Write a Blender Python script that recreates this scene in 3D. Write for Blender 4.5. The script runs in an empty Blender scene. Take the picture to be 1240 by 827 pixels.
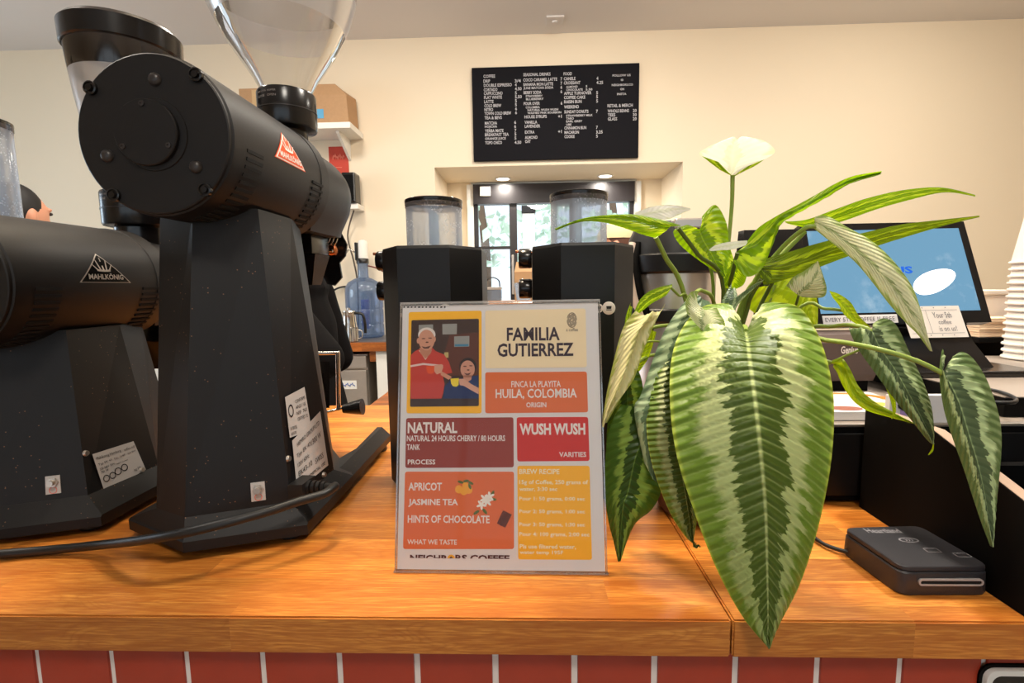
import bpy, bmesh, math, random
from mathutils import Vector, Matrix, noise
random.seed(7)
SC = bpy.context.scene
C = SC.collection
PI = math.pi
R_ = math.radians
def V(*a): return Vector(a)
def lin(v):
    v /= 255.0
    return v / 12.92 if v <= .04045 else ((v + .055) / 1.055) ** 2.4
def rgb(r, g, b): return (lin(r), lin(g), lin(b), 1)

# ---------------------------------------------------------------- camera, sky, lamps, exposure
CAM_POS = V(0, 0, 1.35)
FOC = 600.0
CAM_ROT = Matrix.Rotation(R_(1.9), 3, 'Z') @ Matrix.Rotation(R_(90 - 6.35), 3, 'X') @ Matrix.Rotation(R_(-.85), 3, 'Z')
cd = bpy.data.cameras.new('camera')
cd.sensor_width = 36; cd.sensor_fit = 'HORIZONTAL'; cd.lens = 36 * FOC / 1240
cd.clip_start = .02
cam = bpy.data.objects.new('camera', cd); C.objects.link(cam)
cam.matrix_world = Matrix.Translation(CAM_POS) @ CAM_ROT.to_4x4()
SC.camera = cam
SC.view_settings.view_transform = 'Standard'
SC.view_settings.look = 'None'
SC.view_settings.gamma = 1
SC.view_settings.use_curve_mapping = False
SC.view_settings.exposure = 0.0
SC.cycles.use_denoising = True
SC.cycles.max_bounces = 10
SC.cycles.transparent_max_bounces = 24
SC.cycles.sample_clamp_indirect = 6
w = bpy.data.worlds.new('sky'); SC.world = w; w.use_nodes = True
bg = w.node_tree.nodes['Background']
bg.inputs[0].default_value = rgb(236, 246, 255); bg.inputs[1].default_value = 1.5
def lamp(name, loc, target, size, power, col, spread=180):
    l = bpy.data.lights.new(name, 'AREA'); l.shape = 'DISK'; l.size = size
    l.energy = power; l.color = col[:3]; l.spread = R_(spread)
    o = bpy.data.objects.new(name, l); C.objects.link(o); o.location = loc
    o.rotation_euler = (Vector(target) - Vector(loc)).to_track_quat('-Z', 'Y').to_euler()
WARM = (1, .84, .62)
NEUT = (1, .93, .82)
lamp('ceiling_lamp', (-.35, .95, 3.0), (-.1, .5, 1.05), .3, 46, WARM)
lamp('ceiling_lamp', (1.1, .9, 3.0), (.6, .8, 1.05), .3, 40, NEUT)
lamp('ceiling_lamp', (-1.7, .9, 3.0), (-1.5, 1.0, 1.05), .35, 18, NEUT)
lamp('ceiling_lamp', (.4, 2.3, 3.05), (.4, 2.9, 1.0), .4, 30, NEUT)
lamp('ceiling_lamp', (2.4, 2.2, 3.05), (2.4, 2.9, 1.0), .4, 30, NEUT)
lamp('ceiling_lamp', (-1.2, 2.3, 3.05), (-1.2, 2.9, 1.0), .4, 20, NEUT)
lamp('ceiling_lamp', (.2, -1.0, 3.0), (.1, .4, 1.1), .5, 20, NEUT)
lamp('added_cool_fill', (-4.9, 1.6, 1.8), (-1.0, 3.0, 1.9), 1.6, 40, (.72, .87, 1))  # added area lamp, a cool fill for the left side of the room
sun = bpy.data.lights.new('sun', 'SUN'); sun.energy = 4; sun.angle = R_(2)
so = bpy.data.objects.new('sun', sun); C.objects.link(so); so.rotation_euler = (R_(42), 0, R_(-14))

# ---------------------------------------------------------------- places: from a bearing and a distance to a point
def ray(x, y): return CAM_ROT @ V((x - 620) / FOC, -(y - 413.5) / FOC, -1)
def at(x, y, Y): d = ray(x, y); return CAM_POS + d * (Y / d.y)
def onz(x, y, z): d = ray(x, y); return CAM_POS + d * ((z - CAM_POS.z) / d.z)

# ---------------------------------------------------------------- materials
def nt(name):
    m = bpy.data.materials.new(name); m.use_nodes = True
    t = m.node_tree
    return m, t, t.nodes['Principled BSDF']
def N(t, typ, **kw):
    n = t.nodes.new(typ)
    for k, v in kw.items():
        if k.startswith('i_'): n.inputs[k[2:].replace('_', ' ')].default_value = v
        elif k[0]=='n' and k[1:].isdigit(): n.inputs[int(k[1:])].default_value = v
        else: setattr(n, k, v)
    return n
def mth(t, op, a, b=None, c=None, clamp=False):
    n = t.nodes.new('ShaderNodeMath'); n.operation = op; n.use_clamp = clamp
    for i, x in enumerate((a, b, c)):
        if x is None: continue
        if isinstance(x, (int, float)): n.inputs[i].default_value = x
        else: t.links.new(x, n.inputs[i])
    return n.outputs[0]
def mix(t, fac, a, b):
    n = t.nodes.new('ShaderNodeMix'); n.data_type = 'RGBA'
    if isinstance(fac, (int, float)): n.inputs[0].default_value = fac
    else: t.links.new(fac, n.inputs[0])
    for i, x in ((6, a), (7, b)):
        if isinstance(x, tuple): n.inputs[i].default_value = x
        else: t.links.new(x, n.inputs[i])
    return n.outputs[2]
def mat(name, col, rough=.5, metal=0, spec=.5, nz=0, nscale=60, bump=0, bscale=300, emit=0, coat=0):
    m, t, p = nt(name)
    p.inputs['Base Color'].default_value = col
    p.inputs['Roughness'].default_value = rough
    p.inputs['Metallic'].default_value = metal
    p.inputs['Specular IOR Level'].default_value = spec
    p.inputs['Coat Weight'].default_value = coat
    tc = N(t, 'ShaderNodeTexCoord')
    if nz:
        n = N(t, 'ShaderNodeTexNoise', i_Scale=nscale, i_Detail=4.0); t.links.new(tc.outputs['Object'], n.inputs['Vector'])
        a = tuple(min(1, c * (1 - nz)) for c in col[:3]) + (1,); b = tuple(min(1, c * (1 + nz)) for c in col[:3]) + (1,)
        t.links.new(mix(t, n.outputs[0], a, b), p.inputs['Base Color'])
    if bump:
        n = N(t, 'ShaderNodeTexNoise', i_Scale=bscale, i_Detail=3.0); t.links.new(tc.outputs['Object'], n.inputs['Vector'])
        b = N(t, 'ShaderNodeBump', i_Strength=bump, i_Distance=.001); t.links.new(n.outputs[0], b.inputs['Height'])
        t.links.new(b.outputs[0], p.inputs['Normal'])
    if emit:
        p.inputs['Emission Color'].default_value = col; p.inputs['Emission Strength'].default_value = emit
    return m
def clear(name, tint, gloss=.08, rough=.03, mist=0, mistcol=(.8, .8, .8, 1), drops=0, k=.75):
    """thin clear plastic: straight-through light, a Fresnel reflection, some whitish film"""
    m, t, p = nt(name); out = t.nodes['Material Output']
    tr = N(t, 'ShaderNodeBsdfTransparent'); tr.inputs[0].default_value = tint
    gl = N(t, 'ShaderNodeBsdfGlossy'); gl.inputs['Roughness'].default_value = rough
    lw = N(t, 'ShaderNodeLayerWeight', i_Blend=.22)
    f = mth(t, 'ADD', mth(t, 'MULTIPLY', lw.outputs['Fresnel'], k), gloss, clamp=True)
    a = N(t, 'ShaderNodeMixShader'); t.links.new(f, a.inputs[0]); t.links.new(tr.outputs[0], a.inputs[1]); t.links.new(gl.outputs[0], a.inputs[2])
    last = a
    tc = N(t, 'ShaderNodeTexCoord')
    if mist:
        df = N(t, 'ShaderNodeBsdfDiffuse'); df.inputs[0].default_value = mistcol
        tl = N(t, 'ShaderNodeBsdfTranslucent'); tl.inputs[0].default_value = mistcol
        ms = N(t, 'ShaderNodeMixShader', n0=.5); t.links.new(df.outputs[0], ms.inputs[1]); t.links.new(tl.outputs[0], ms.inputs[2])
        b = N(t, 'ShaderNodeMixShader', n0=mist); t.links.new(last.outputs[0], b.inputs[1]); t.links.new(ms.outputs[0], b.inputs[2])
        if drops:
            vo = N(t, 'ShaderNodeTexVoronoi', i_Scale=260.0); t.links.new(tc.outputs['Object'], vo.inputs['Vector'])
            no = N(t, 'ShaderNodeTexNoise', i_Scale=30.0); t.links.new(tc.outputs['Object'], no.inputs['Vector'])
            d = mth(t, 'MULTIPLY', mth(t, 'LESS_THAN', vo.outputs['Distance'], .33), mth(t, 'GREATER_THAN', no.outputs[0], .5))
            t.links.new(mth(t, 'ADD', mth(t, 'MULTIPLY', d, drops), mist, clamp=True), b.inputs[0])
        last = b
    t.links.new(last.outputs[0], out.inputs[0])
    return m

def wood_mat(name, base, dark, light, stave=.04, slen=.62, ang=0):
    m, t, p = nt(name)
    tc = N(t, 'ShaderNodeTexCoord')
    sep = N(t, 'ShaderNodeSeparateXYZ'); t.links.new(tc.outputs['Object'], sep.inputs[0])
    row = mth(t, 'FLOOR', mth(t, 'DIVIDE', sep.outputs[1], stave))
    wn = N(t, 'ShaderNodeTexWhiteNoise', noise_dimensions='1D'); t.links.new(row, wn.inputs['W'])
    xs = mth(t, 'DIVIDE', mth(t, 'ADD', sep.outputs[0], mth(t, 'MULTIPLY', wn.outputs[0], 3.1)), slen)
    cell = mth(t, 'ADD', mth(t, 'FLOOR', xs), mth(t, 'MULTIPLY', row, 13.7))
    w2 = N(t, 'ShaderNodeTexWhiteNoise', noise_dimensions='1D'); t.links.new(cell, w2.inputs['W'])
    comb = N(t, 'ShaderNodeCombineXYZ')
    t.links.new(mth(t, 'ADD', mth(t, 'MULTIPLY', sep.outputs[0], 3.5), mth(t, 'MULTIPLY', w2.outputs[0], 37)), comb.inputs[0])
    t.links.new(mth(t, 'MULTIPLY', sep.outputs[1], 55), comb.inputs[1])
    t.links.new(mth(t, 'ADD', mth(t, 'MULTIPLY', sep.outputs[2], 55), mth(t, 'MULTIPLY', w2.outputs[0], 9)), comb.inputs[2])
    n1 = N(t, 'ShaderNodeTexNoise', i_Scale=1.0, i_Detail=6.0, i_Roughness=.62, i_Distortion=.9); t.links.new(comb.outputs[0], n1.inputs['Vector'])
    comb2 = N(t, 'ShaderNodeCombineXYZ')
    t.links.new(mth(t, 'ADD', mth(t, 'MULTIPLY', sep.outputs[0], 34), mth(t, 'MULTIPLY', w2.outputs[0], 11)), comb2.inputs[0])
    t.links.new(mth(t, 'MULTIPLY', sep.outputs[1], 520), comb2.inputs[1]); t.links.new(mth(t, 'MULTIPLY', sep.outputs[2], 520), comb2.inputs[2])
    n2 = N(t, 'ShaderNodeTexNoise', i_Scale=1.0, i_Detail=3.0); t.links.new(comb2.outputs[0], n2.inputs['Vector'])
    c3 = N(t, 'ShaderNodeCombineXYZ')
    t.links.new(mth(t, 'ADD', mth(t, 'MULTIPLY', sep.outputs[0], 5.0), mth(t, 'MULTIPLY', w2.outputs[0], 5)), c3.inputs[0])
    t.links.new(mth(t, 'MULTIPLY', sep.outputs[1], 26), c3.inputs[1]); t.links.new(mth(t, 'MULTIPLY', sep.outputs[2], 26), c3.inputs[2])
    wv = N(t, 'ShaderNodeTexNoise', i_Scale=1.0, i_Detail=1.0, i_Distortion=1.2); t.links.new(c3.outputs[0], wv.inputs['Vector'])
    rings = mth(t, 'POWER', mth(t, 'ABSOLUTE', mth(t, 'SINE', mth(t, 'MULTIPLY', wv.outputs[0], 42))), .6)
    g = N(t, 'ShaderNodeMapRange', n1=.3, n2=.72); t.links.new(n1.outputs[0], g.inputs[0])
    c = mix(t, g.outputs[0], dark, light)
    c = mix(t, mth(t, 'MULTIPLY', mth(t, 'SUBTRACT', 1.0, rings), .42), c, dark)
    g2 = N(t, 'ShaderNodeMapRange', n1=.42, n2=.6); t.links.new(n2.outputs[0], g2.inputs[0])
    c = mix(t, mth(t, 'MULTIPLY', mth(t, 'SUBTRACT', 1.0, g2.outputs[0]), .62), c, dark)
    br = N(t, 'ShaderNodeMapRange', n1=0, n2=1, n3=.70, n4=1.25); t.links.new(w2.outputs[0], br.inputs[0])
    hs = N(t, 'ShaderNodeHueSaturation'); t.links.new(br.outputs[0], hs.inputs['Value']); t.links.new(c, hs.inputs['Color'])
    t.links.new(hs.outputs[0], p.inputs['Base Color'])
    p.inputs['Roughness'].default_value = .38
    p.inputs['Specular IOR Level'].default_value = .5
    b = N(t, 'ShaderNodeBump', i_Strength=.25, i_Distance=.0006); t.links.new(n2.outputs[0], b.inputs['Height']); t.links.new(b.outputs[0], p.inputs['Normal'])
    return m

def leaf_mat(name, dark, band, edge, veins=24, trans=.3, slant=.16, w0=.30, w1=.66, rough=.38, back=None, bmp=.8, vmix=.2, grad=0, rim=0):
    """arrow-shaped variegated leaf: dark centre, pale ragged band, mid green margin; veins run out from the midrib"""
    m, t, p = nt(name); out = t.nodes['Material Output']
    uv = N(t, 'ShaderNodeUVMap'); sep = N(t, 'ShaderNodeSeparateXYZ'); t.links.new(uv.outputs[0], sep.inputs[0])
    u = mth(t, 'SUBTRACT', mth(t, 'MULTIPLY', sep.outputs[0], 2.0), 1.0)
    au = mth(t, 'ABSOLUTE', u)
    sgn = mth(t, 'GREATER_THAN', u, 0.0)
    wv = mth(t, 'MULTIPLY', mth(t, 'SUBTRACT', sep.outputs[1], mth(t, 'MULTIPLY', au, slant)), float(veins))
    tc = N(t, 'ShaderNodeTexCoord')
    nz = N(t, 'ShaderNodeTexNoise', i_Scale=90.0, i_Detail=3.0); t.links.new(tc.outputs['Object'], nz.inputs['Vector'])
    wq = mth(t, 'ADD', mth(t, 'FLOOR', mth(t, 'ADD', mth(t, 'MULTIPLY', wv, 1.6), mth(t, 'MULTIPLY', nz.outputs[0], .9))), mth(t, 'MULTIPLY', sgn, 51.3))
    r1 = N(t, 'ShaderNodeTexWhiteNoise', noise_dimensions='1D'); t.links.new(wq, r1.inputs['W'])
    r2 = N(t, 'ShaderNodeTexWhiteNoise', noise_dimensions='1D'); t.links.new(mth(t, 'ADD', wq, 7.77), r2.inputs['W'])
    cs_ = N(t, 'ShaderNodeCombineXYZ'); t.links.new(mth(t, 'MULTIPLY', wv, 2.6), cs_.inputs[0]); t.links.new(mth(t, 'ADD', mth(t, 'MULTIPLY', au, 2.2), mth(t, 'MULTIPLY', sgn, 9.0)), cs_.inputs[1])
    stk = N(t, 'ShaderNodeTexNoise', i_Scale=1.0, i_Detail=3.0); t.links.new(cs_.outputs[0], stk.inputs['Vector'])
    jit = mth(t, 'ADD', mth(t, 'MULTIPLY', mth(t, 'SUBTRACT', nz.outputs[0], .5), .14), mth(t, 'MULTIPLY', mth(t, 'SUBTRACT', stk.outputs[0], .5), .34))
    a2 = mth(t, 'ADD', au, jit)
    e0 = mth(t, 'ADD', mth(t, 'MULTIPLY', mth(t, 'SUBTRACT', r1.outputs[0], .5), .16), w0)
    e1 = mth(t, 'ADD', mth(t, 'MULTIPLY', mth(t, 'SUBTRACT', r2.outputs[0], .5), .30), w1)
    def sm(x, e, wdt):
        n = N(t, 'ShaderNodeMapRange', interpolation_type='SMOOTHSTEP'); t.links.new(mth(t, 'SUBTRACT', x, e), n.inputs[0])
        n.inputs[1].default_value = -wdt; n.inputs[2].default_value = wdt
        return n.outputs[0]
    inb = mth(t, 'MULTIPLY', sm(a2, e0, .02), mth(t, 'SUBTRACT', 1.0, sm(a2, e1, .09)))
    side = mix(t, sm(a2, .45, .1), dark, edge)
    bc_ = mix(t, mth(t, 'MULTIPLY', sep.outputs[1], grad), band, edge) if grad else band
    c = mix(t, inb, side, bc_)
    if rim: c = mix(t, mth(t, 'MULTIPLY', sm(au, .97, .03), rim), c, rgb(190, 206, 70))
    rib = mth(t, 'SUBTRACT', 1.0, sm(au, .022, .018))
    c = mix(t, mth(t, 'MULTIPLY', rib, .8), c, tuple(.5 * (a + b) for a, b in zip(band, edge)))
    s = mth(t, 'SINE', mth(t, 'MULTIPLY', wv, 2 * PI))
    vein = mth(t, 'POWER', mth(t, 'MAXIMUM', s, 0.0), 8.0)
    c = mix(t, mth(t, 'MULTIPLY', vein, vmix), c, band)
    if back:
        gm = N(t, 'ShaderNodeNewGeometry'); c = mix(t, mth(t, 'MULTIPLY', gm.outputs['Backfacing'], .7), c, back)
    t.links.new(c, p.inputs['Base Color']); p.inputs['Roughness'].default_value = rough
    p.inputs['Specular IOR Level'].default_value = .25
    h = mth(t, 'ADD', mth(t, 'MULTIPLY', s, .5), mth(t, 'MULTIPLY', nz.outputs[0], .5))
    b = N(t, 'ShaderNodeBump', i_Strength=bmp, i_Distance=.003); t.links.new(h, b.inputs['Height']); t.links.new(b.outputs[0], p.inputs['Normal'])
    tl = N(t, 'ShaderNodeBsdfTranslucent'); t.links.new(b.outputs[0], tl.inputs['Normal'])
    hs = N(t, 'ShaderNodeHueSaturation', i_Hue=.492, i_Saturation=1.1, i_Value=1.5); t.links.new(c, hs.inputs['Color']); t.links.new(hs.outputs[0], tl.inputs[0])
    ms = N(t, 'ShaderNodeMixShader', n0=trans); t.links.new(p.outputs[0], ms.inputs[1]); t.links.new(tl.outputs[0], ms.inputs[2])
    t.links.new(ms.outputs[0], out.inputs[0])
    return m

def black_mat(name, col, rough, bump=.25, dust=0.0):
    m, t, p = nt(name); tc = N(t, 'ShaderNodeTexCoord')
    p.inputs['Roughness'].default_value = rough
    p.inputs['Specular IOR Level'].default_value = .4
    n = N(t, 'ShaderNodeTexNoise', i_Scale=900.0, i_Detail=2.0); t.links.new(tc.outputs['Object'], n.inputs['Vector'])
    b = N(t, 'ShaderNodeBump', i_Strength=bump, i_Distance=.0004); t.links.new(n.outputs[0], b.inputs['Height']); t.links.new(b.outputs[0], p.inputs['Normal'])
    if dust:
        vo = N(t, 'ShaderNodeTexVoronoi', i_Scale=190.0, i_Randomness=1.0); t.links.new(tc.outputs['Object'], vo.inputs['Vector'])
        n3 = N(t, 'ShaderNodeTexNoise', i_Scale=14.0); t.links.new(tc.outputs['Object'], n3.inputs['Vector'])
        wn = N(t, 'ShaderNodeTexWhiteNoise'); t.links.new(vo.outputs['Color'], wn.inputs['Vector'])
        f = mth(t, 'MULTIPLY', mth(t, 'MULTIPLY', mth(t, 'LESS_THAN', vo.outputs['Distance'], .13), mth(t, 'GREATER_THAN', wn.outputs['Value'], .55)), mth(t, 'GREATER_THAN', n3.outputs[0], 1 - dust))
        t.links.new(mix(t, f, col, rgb(120, 84, 58)), p.inputs['Base Color'])
    else:
        p.inputs['Base Color'].default_value = col
    return m

M = {}
M['wall'] = mat('wall paint', rgb(234, 218, 192), .75, bump=.1, bscale=120)
M['ceil'] = mat('ceiling paint', rgb(222, 216, 212), .9, bump=.1, bscale=90)
M['floor'] = mat('floor concrete', rgb(150, 142, 134), .6, nz=.2, nscale=5)
M['white'] = mat('white paint', rgb(232, 228, 220), .5)
M['trimw'] = mat('white trim', rgb(225, 225, 222), .45)
M['wood'] = wood_mat('oiled oak butcher block', None, rgb(176, 94, 28), rgb(246, 170, 76))
M['wood2'] = wood_mat('back counter edge oak', None, rgb(140, 72, 26), rgb(214, 128, 52))
M['tile'] = mat('glazed brick red tile', rgb(168, 60, 38), .3, nz=.12, nscale=40, bump=.1, bscale=160)
M['grout'] = mat('pale grout', rgb(240, 232, 226), .9, bump=.3, bscale=900)
M['blk'] = black_mat('black textured powder coat', rgb(18, 15, 15), .5, dust=.0)
M['blkd'] = black_mat('black powder coat with coffee dust', rgb(15, 13, 14), .52, dust=.5)
M['blk2'] = mat('matte black', rgb(9, 8, 8), .7, spec=.1)
M['blkm'] = black_mat('satin black steel', rgb(13, 12, 13), .45)
M['gloss'] = mat('gloss black plastic', rgb(24, 22, 22), .22)
M['rub'] = mat('black rubber', rgb(22, 21, 21), .45)
M['slot'] = mat('vent shadow gap', rgb(6, 6, 6), .9)
M['chrome'] = mat('chrome', rgb(220, 216, 210), .15, 1)
M['steel'] = mat('brushed steel', rgb(204, 194, 184), .32, .85, nz=.06, nscale=30)
M['brass'] = mat('copper brass', rgb(190, 120, 80), .25, 1)
M['screw'] = mat('dark screw', rgb(58, 54, 53), .35, .3)
M['label'] = mat('silver paper label', rgb(196, 190, 186), .45)
M['ink'] = mat('black ink', rgb(28, 24, 26), .6)
M['orange'] = mat('orange enamel', rgb(238, 84, 30), .3)
M['pwhite'] = mat('printed white', rgb(244, 236, 228), .5)
M['bgloss'] = mat('gloss black enamel', rgb(8, 8, 8), .2)
M['silver'] = mat('silver print', rgb(186, 176, 168), .35, .5)
M['clear'] = clear('clear hopper plastic', (.94, .94, .93, 1), .06, .04, mist=.10, mistcol=(.8, .78, .76, 1))
M['frost_highlight'] = clear('misted and highlight hopper plastic', (.8, .8, .8, 1), .05, .2, mist=.5, mistcol=(.86, .84, .83, 1))  # mist on the short grinder's hopper, painted highlight on the tall one's
M['smoke'] = clear('smoked hopper plastic', (.42, .38, .36, 1), .05, .05)
M['dew'] = clear('clear plastic with condensation', (.86, .89, .93, 1), .07, .08, mist=.30, mistcol=(.66, .74, .86, 1), drops=.3)
M['acryl'] = clear('clear acrylic', (.985, .985, .985, 1), .0, .02, k=.35)
M['acedge'] = clear('acrylic edge', (.94, .92, .9, 1), .2, .08, mist=.12)
M['glass'] = clear('window glass', (.95, .98, 1, 1), .03, .01)
M['jug'] = clear('blue water jug plastic', (.60, .70, .86, 1), .07, .06, mist=.2, mistcol=(.34, .48, .74, 1))
M['paper'] = mat('white card', rgb(226, 222, 222), .6)
M['kraft'] = mat('kraft cardboard', rgb(176, 138, 100), .8, nz=.1)
M['blue'] = mat('blue tape', rgb(90, 160, 200), .6)
M['red'] = mat('red poster', rgb(190, 60, 40), .6)
M['dark'] = mat('dark bronze frame', rgb(38, 34, 36), .4)
M['board'] = mat('menu board black', rgb(17, 16, 21), .85, spec=.2)
M['chalk'] = mat('menu board lettering', rgb(180, 178, 182), .7)
M['cup'] = mat('white paper cup', rgb(246, 240, 234), .6)
M['cupr'] = mat('cup rolled rim', rgb(252, 246, 240), .5)
M['skin'] = mat('skin', rgb(206, 146, 118), .5)
M['hair'] = mat('dark hair', rgb(44, 30, 24), .6)
M['black_hair'] = mat('black hair', rgb(16, 14, 16), .6)
M['brown_hair'] = mat('brown hair', rgb(96, 60, 44), .6)
M['cloth'] = mat('black cotton', rgb(16, 15, 16), .9, spec=.08, bump=.3, bscale=500)
M['denim'] = mat('dark trousers', rgb(38, 40, 52), .85)
M['beige'] = mat('beige hat', rgb(206, 192, 150), .85)
M['shoe'] = mat('dark shoe', rgb(30, 26, 26), .6)
M['pot'] = mat('brown pot', rgb(112, 72, 46), .75, nz=.25, nscale=50, bump=.3, bscale=150)
M['soil'] = mat('potting soil', rgb(34, 24, 18), .95, nz=.4, nscale=120, bump=1, bscale=220)
M['stem'] = mat('green stem', rgb(142, 164, 70), .4)
M['stemd'] = mat('dark green stem', rgb(84, 102, 40), .4)
M['grey'] = mat('grey laminate', rgb(150, 138, 128), .4)
M['greyd'] = mat('charcoal plastic', rgb(46, 44, 48), .42, bump=.2, bscale=900)
M['rawedge'] = mat('raw board edge', rgb(168, 140, 120), .7)
M['lens'] = mat('lamp lens', rgb(255, 246, 230), .5, emit=6)
M['foliage'] = mat('foliage', rgb(196, 216, 196), .7, nz=.2, nscale=3)
M['bark'] = mat('bark', rgb(96, 76, 60), .9)
M['pave'] = mat('pavement', rgb(226, 224, 220), .9, nz=.1)
M['brownp'] = mat('dark brown plastic', rgb(92, 76, 70), .4)
M['purple'] = mat('lilac print', rgb(170, 140, 200), .6)

L_BIG = leaf_mat('variegated leaf', rgb(86, 108, 42), rgb(226, 236, 170), rgb(118, 150, 54), veins=32, trans=.12, slant=.07, w0=.36, w1=.64, bmp=.9, vmix=.12, grad=.75, rim=.6)
L_PALE = leaf_mat('pale variegated leaf', rgb(150, 164, 112), rgb(220, 222, 180), rgb(150, 170, 96), veins=16, trans=.18, slant=.3, w0=.10, w1=.78, bmp=.5, vmix=.06)
L_DARK = leaf_mat('dark variegated leaf', rgb(50, 76, 24), rgb(126, 156, 66), rgb(66, 98, 30), veins=18, trans=.15, w0=.34, w1=.6, slant=.12, bmp=.5, vmix=.08)
L_GREY = leaf_mat('grey green variegated leaf', rgb(84, 102, 70), rgb(184, 206, 150), rgb(98, 122, 72), veins=20, trans=.12, slant=.2, w0=.34, w1=.58, bmp=.5, vmix=.06)
L_LIME = leaf_mat('lime leaf seen from below', rgb(112, 152, 24), rgb(192, 220, 70), rgb(128, 168, 30), veins=14, trans=.45, slant=.25, w0=.3, w1=.56, bmp=.4, vmix=.06)
L_OLIVE = leaf_mat('olive leaf seen from below', rgb(96, 116, 24), rgb(160, 184, 48), rgb(104, 128, 28), veins=16, trans=.3, slant=.3, w0=.26, w1=.46, bmp=.4, vmix=.06)
L_YEL = leaf_mat('yellow green leaf', rgb(150, 182, 40), rgb(186, 210, 66), rgb(160, 190, 44), veins=12, trans=.4, w0=.3, w1=.6, bmp=.4, vmix=.08)
L_CREAM = leaf_mat('cream underside', rgb(196, 194, 128), rgb(226, 220, 168), rgb(170, 176, 92), veins=14, trans=.2, slant=.2, w0=.1, w1=.84, bmp=.5, vmix=.05)
L_WHITE = leaf_mat('near white new leaf', rgb(228, 230, 208), rgb(238, 238, 226), rgb(222, 226, 196), veins=10, trans=.25, w0=.2, w1=.9, bmp=.12, vmix=0)
L_TEAL = leaf_mat('blue green leaf', rgb(96, 122, 92), rgb(178, 200, 156), rgb(108, 134, 98), veins=16, trans=.15, w0=.6, w1=.9, bmp=.5, vmix=.06)

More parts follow.
